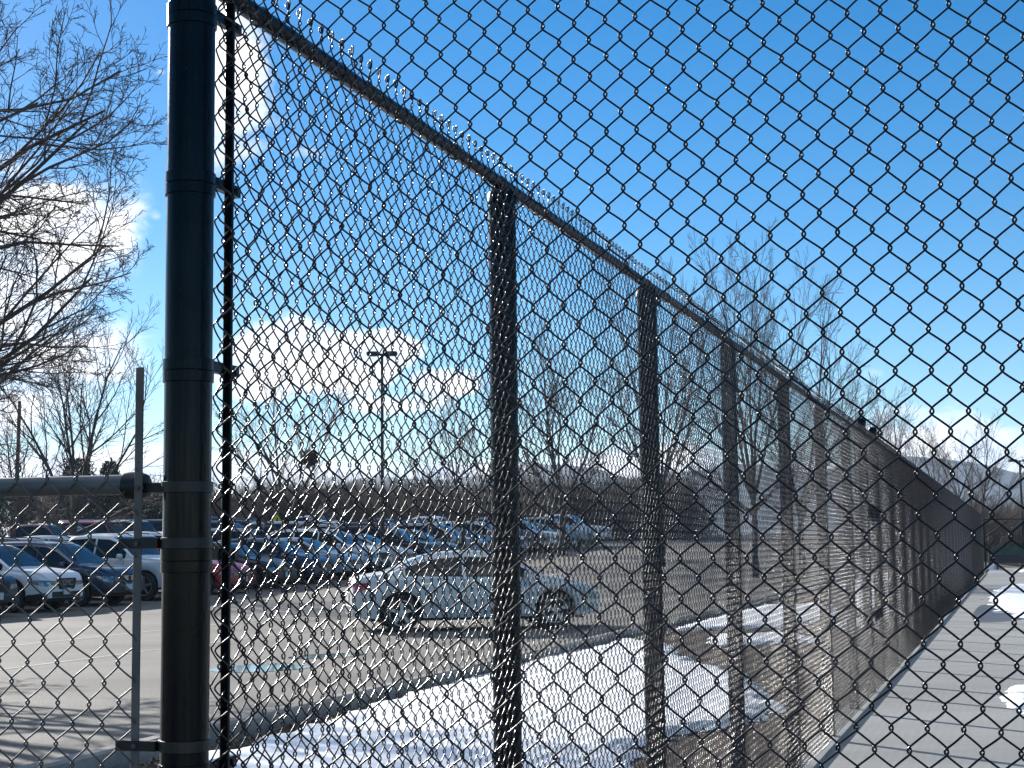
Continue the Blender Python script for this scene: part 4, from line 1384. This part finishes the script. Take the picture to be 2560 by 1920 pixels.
# wire fence on the snowy rise
wf = empty('wire_fence', (0, 0, 0)); tag(wf, 'thin post-and-wire fence crossing the snowy rise at far left', 'fence')
Yf = 98
for i, x in enumerate((-60, 8, 77, 142, 205, 262)):
    p = at_depth(x, 1252 + i, Yf)
    z0 = berm_z(p[0], Yf) - 0.1
    MB().tube([(p[0], Yf, z0), (p[0], Yf, p[2] + 0.05)], 0.035, 6).build('post', M['bronze'], wf)
for dz in (0.0, 0.45):
    a = at_depth(-60, 1256, Yf); b_ = at_depth(262, 1262, Yf)
    MB().tube([a - up * dz, b_ - up * dz], 0.008, 4).build('wire', M['bronze'], wf)

# far end of the court: cross fence, screen, bench
ff = empty('chain_link_fence', (0, 0, 0)); tag(ff, 'dark cross fence with thin top rail at the far end of the court', 'fence')
a = TQ(91, 0.2); b_ = TQ(91, -26)
MB().tube([(a[0], a[1], 2.72), (b_[0], b_[1], 2.72)], 0.030, 8).build('top_rail', M['post'], ff)
for q in (0.2, -2.15, -6, -10, -14, -18, -22, -26):
    p = TQ(91, q)
    MB().tube([(p[0], p[1], -0.1), (p[0], p[1], 2.72)], 0.09 if q in (-2.15,) else 0.05, 10).build('post', M['post'], ff)
V, Q = chain_link(0, 40, 16, 0.34, 0.34, 0.0055, 0.008, 0.004, 3, 3, 3, tips=None)
fm = np.empty_like(V)
fm[:, 0] = a[0] + (V[:, 0]) * -N1[0] + V[:, 1] * D1[0]; fm[:, 1] = a[1] + V[:, 0] * -N1[1] + V[:, 1] * D1[1]; fm[:, 2] = V[:, 2]
link_mesh('wire_mesh', np_mesh('far_wire_mesh', fm, Q), M['vinyl'], ff)

gs = empty('windscreen_fence', (0, 0, 0)); tag(gs, 'low fence covered with green windscreen fabric behind the bench', 'fence')
a = TQ(103, 1.5); b_ = TQ(103, -26)
rows = []
for i in range(60):
    u_ = i / 59
    p = a * (1 - u_) + b_ * u_
    bow = 0.04 * sin(u_ * 60)
    rows.append([(p[0] + D1[0] * bow * k / 4, p[1] + D1[1] * bow * k / 4, 0.45 + 0.68 * k / 4 + 0.02 * sin(u_ * 25) * k / 4) for k in range(5)])
MB().grid(rows).build('fabric', M['green_screen'], gs)
for q in (1.5, -3, -8, -13, -18, -23):
    p = TQ(103.1, q)
    MB().tube([(p[0], p[1], 0), (p[0], p[1], 1.3)], 0.04, 8).build('post', M['post'], gs)
MB().obox(((a + b_) / 2)[0:1].tolist() + [((a + b_) / 2)[1], 0.24], V3(N1, 0) * 13.7, V3(D1, 0) * 0.05, up * 0.19).build('kick_board', M['pole'], gs, smooth=False)

pb = on_ground(2524, 1424, -0.078)
bn = empty('park_bench', (pb[0], pb[1], -0.078), A2)
tag(bn, 'dark bench with solid back at the far end of the court', 'bench')
MB().box(-0.72, 0.72, -0.22, 0.22, 0.36, 0.42, 0.01).build('seat', M['bench'], bn, smooth=False)
MB().obox((0, 0.24, 0.62), (0.72, 0, 0), (0, 0.025, 0), (0, 0.05, 0.19)).build('backrest', M['bench'], bn, smooth=False)
for x in (-0.62, 0.62):
    MB().box(x - 0.04, x + 0.04, -0.20, 0.24, 0.0, 0.358, 0.005).build('leg', M['bench'], bn, smooth=False)
ps = on_ground(2482, 1424, -0.078)
mbs = MB().lathe([(0.42, 0), (0.40, 0.08), (0.30, 0.20), (0.12, 0.28), (0.01, 0.29)], 18)
mbs.v = [(x * (1 + 0.25 * sin(5 * y + 3)), y * 0.8, z * (1 + 0.3 * sin(4 * x + 1))) for x, y, z in mbs.v]
o = mbs.build('snow_heap', M['snow']); o.location = (ps[0], ps[1], -0.085)
tag(o, 'small white heap of snow left of the dark bench', 'snow heap')

# ------------------------------------------------------------------ light, sky, air
SUN_AZ, SUN_EL = radians(-34.0), radians(21.0)      # azimuth from +Y, clockwise positive
sd = np.array([sin(SUN_AZ) * cos(SUN_EL), cos(SUN_AZ) * cos(SUN_EL), sin(SUN_EL)])
ld = bpy.data.lights.new('sun', 'SUN'); ld.energy = 4.6; ld.angle = radians(0.53); ld.color = (1.0, 0.955, 0.89)
lo = bpy.data.objects.new('sun', ld); COL.objects.link(lo)
from mathutils import Vector
lo.rotation_euler = Vector(sd).to_track_quat('Z', 'Y').to_euler()
lo.location = (-20, 30, 30)

wd = bpy.data.worlds.new('World'); S.world = wd; wd.use_nodes = True
nt = wd.node_tree; N, L = nt.nodes, nt.links
for n in list(N): N.remove(n)
out = N.new('ShaderNodeOutputWorld')
sky = N.new('ShaderNodeTexSky'); sky.sky_type = 'NISHITA'; sky.sun_disc = False
sky.sun_elevation = SUN_EL; sky.sun_rotation = SUN_AZ
sky.altitude = 1600; sky.air_density = 1.0; sky.dust_density = 0.35; sky.ozone_density = 2.2
hs = N.new('ShaderNodeHueSaturation'); hs.inputs['Saturation'].default_value = 1.50
L.new(sky.outputs['Color'], hs.inputs['Color'])
bg = N.new('ShaderNodeBackground'); bg.inputs['Strength'].default_value = 0.060
L.new(hs.outputs['Color'], bg.inputs['Color'])
tc = N.new('ShaderNodeTexCoord')
sx = N.new('ShaderNodeSeparateXYZ'); L.new(tc.outputs['Generated'], sx.inputs[0])


def mth(op, a, b=None, c=None):
    n = N.new('ShaderNodeMath'); n.operation = op
    for i, v in enumerate((a, b, c)):
        if v is None: continue
        if isinstance(v, (int, float)): n.inputs[i].default_value = v
        else: L.new(v, n.inputs[i])
    return n.outputs[0]


az = mth('ARCTAN2', sx.outputs['X'], sx.outputs['Y'])
el = mth('ARCSINE', sx.outputs['Z'])


def azel(x, y):
    r = unit(ray(x, y))
    return math.atan2(r[0], r[1]), math.asin(r[2])


# cloud banks: centre and half-size in photo pixels, weight
CL = [(565, 195, 120, 210, 1.15), (600, 330, 150, 60, 0.5), (760, 385, 110, 28, 0.32), (455, 150, 200, 90, 0.35),
      (110, 570, 190, 125, 1.3), (240, 545, 100, 65, 0.85), (20, 720, 230, 160, 1.1), (150, 870, 230, 130, 0.9), (40, 1020, 260, 90, 0.8), (40, 430, 120, 80, 0.6),
      (355, 135, 26, 10, 0.42), (402, 178, 22, 16, 0.45), (392, 540, 26, 18, 0.42),
      (735, 890, 150, 85, 1.35), (870, 910, 130, 85, 1.25), (975, 872, 90, 55, 1.15), (1120, 960, 110, 45, 1.1), (620, 960, 130, 55, 0.9), (1010, 1010, 260, 35, 0.7),
      (300, 1165, 420, 45, 1.1), (700, 1190, 400, 45, 1.0), (1200, 1185, 400, 40, 0.95), (330, 1080, 50, 18, 0.5),
      (1640, 1165, 300, 60, 0.9), (2060, 560, 60, 26, 0.42), (2110, 545, 34, 24, 0.38), (2185, 930, 60, 30, 0.5), (2230, 1040, 80, 40, 0.6),
      (2380, 1125, 190, 85, 1.35), (2520, 1170, 140, 70, 1.25), (2280, 1200, 140, 40, 0.9), (2040, 1210, 300, 70, 1.1),
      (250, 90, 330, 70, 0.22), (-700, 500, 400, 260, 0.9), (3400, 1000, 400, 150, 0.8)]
f = None
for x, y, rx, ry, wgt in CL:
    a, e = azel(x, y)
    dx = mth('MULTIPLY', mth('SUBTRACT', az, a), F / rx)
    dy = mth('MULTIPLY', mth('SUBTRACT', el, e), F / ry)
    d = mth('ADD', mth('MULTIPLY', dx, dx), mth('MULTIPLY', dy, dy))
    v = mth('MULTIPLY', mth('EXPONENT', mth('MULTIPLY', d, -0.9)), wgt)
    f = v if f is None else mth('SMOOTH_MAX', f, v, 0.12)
nz = N.new('ShaderNodeTexNoise'); nz.inputs['Scale'].default_value = 15; nz.inputs['Detail'].default_value = 9; nz.inputs['Roughness'].default_value = 0.58
nz.inputs['Distortion'].default_value = 0.25
mpn = N.new('ShaderNodeMapping'); mpn.inputs['Scale'].default_value = (1, 1, 1.7)
L.new(tc.outputs['Generated'], mpn.inputs['Vector']); L.new(mpn.outputs['Vector'], nz.inputs['Vector'])
# broken cloud added overhead, unseen above the frame, to give neutral fill light
zen_fill = N.new('ShaderNodeMapRange'); zen_fill.interpolation_type = 'SMOOTHSTEP'
zen_fill.inputs['From Min'].default_value = 0.55; zen_fill.inputs['From Max'].default_value = 0.85; zen_fill.inputs['To Max'].default_value = 0.62
L.new(sx.outputs['Z'], zen_fill.inputs['Value'])
f = mth('MAXIMUM', f, zen_fill.outputs['Result'])
dens = mth('MULTIPLY_ADD', mth('SUBTRACT', nz.outputs['Fac'], 0.5), 1.5, f)
ss = N.new('ShaderNodeMapRange'); ss.interpolation_type = 'SMOOTHSTEP'
ss.inputs['From Min'].default_value = 0.36; ss.inputs['From Max'].default_value = 0.80
L.new(dens, ss.inputs['Value'])
# cloud bodies: bright rims, bluish grey bellies
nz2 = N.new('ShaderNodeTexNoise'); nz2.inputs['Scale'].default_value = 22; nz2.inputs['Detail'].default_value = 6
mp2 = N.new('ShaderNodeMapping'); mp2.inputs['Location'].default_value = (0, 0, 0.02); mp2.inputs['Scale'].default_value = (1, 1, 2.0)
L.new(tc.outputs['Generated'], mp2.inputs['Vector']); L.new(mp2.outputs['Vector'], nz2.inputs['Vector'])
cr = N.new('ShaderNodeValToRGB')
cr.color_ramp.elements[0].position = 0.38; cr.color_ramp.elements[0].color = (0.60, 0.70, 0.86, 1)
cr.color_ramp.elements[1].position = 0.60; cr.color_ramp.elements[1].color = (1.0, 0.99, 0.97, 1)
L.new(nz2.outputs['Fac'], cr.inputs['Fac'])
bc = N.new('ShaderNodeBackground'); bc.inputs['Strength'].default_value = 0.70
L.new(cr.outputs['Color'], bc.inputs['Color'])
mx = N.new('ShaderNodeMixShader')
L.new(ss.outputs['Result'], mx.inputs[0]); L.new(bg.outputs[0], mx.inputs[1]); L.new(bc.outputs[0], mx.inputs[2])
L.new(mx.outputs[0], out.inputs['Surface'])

USE_HAZE = True
if USE_HAZE:
    m = bpy.data.materials.new('air'); m.use_nodes = True
    nt = m.node_tree
    for n in list(nt.nodes): nt.nodes.remove(n)
    o_ = nt.nodes.new('ShaderNodeOutputMaterial'); pv = nt.nodes.new('ShaderNodeVolumePrincipled')
    pv.inputs['Color'].default_value = (0.62, 0.78, 1.0, 1); pv.inputs['Density'].default_value = 0.00012
    pv.inputs['Anisotropy'].default_value = 0.2
    nt.links.new(pv.outputs[0], o_.inputs['Volume'])
    o = MB().box(-3400, 3400, -60, 3600, -6, 190).build('haze', m, smooth=False)
    tag(o, 'thin blue air haze over the whole scene', 'haze', kind='stuff')

# ------------------------------------------------------------------ camera
cd = bpy.data.cameras.new('camera'); co = bpy.data.objects.new('camera', cd); COL.objects.link(co)
from mathutils import Matrix
co.matrix_world = Matrix.Translation((0, 0, CZ)) @ Matrix.Rotation(pi / 2 + PITCH, 4, 'X') @ Matrix.Rotation(ROLL, 4, 'Z')
cd.sensor_width = 36; cd.sensor_fit = 'HORIZONTAL'; cd.lens = F / 2560 * 36
cd.clip_start = 0.05; cd.clip_end = 8000
S.camera = co
S.view_settings.view_transform = 'Standard'; S.view_settings.look = 'None'
S.view_settings.exposure = 1.15; S.view_settings.gamma = 1.0
S.render.engine = 'CYCLES'
S.cycles.max_bounces = 6
S.cycles.volume_bounces = 1
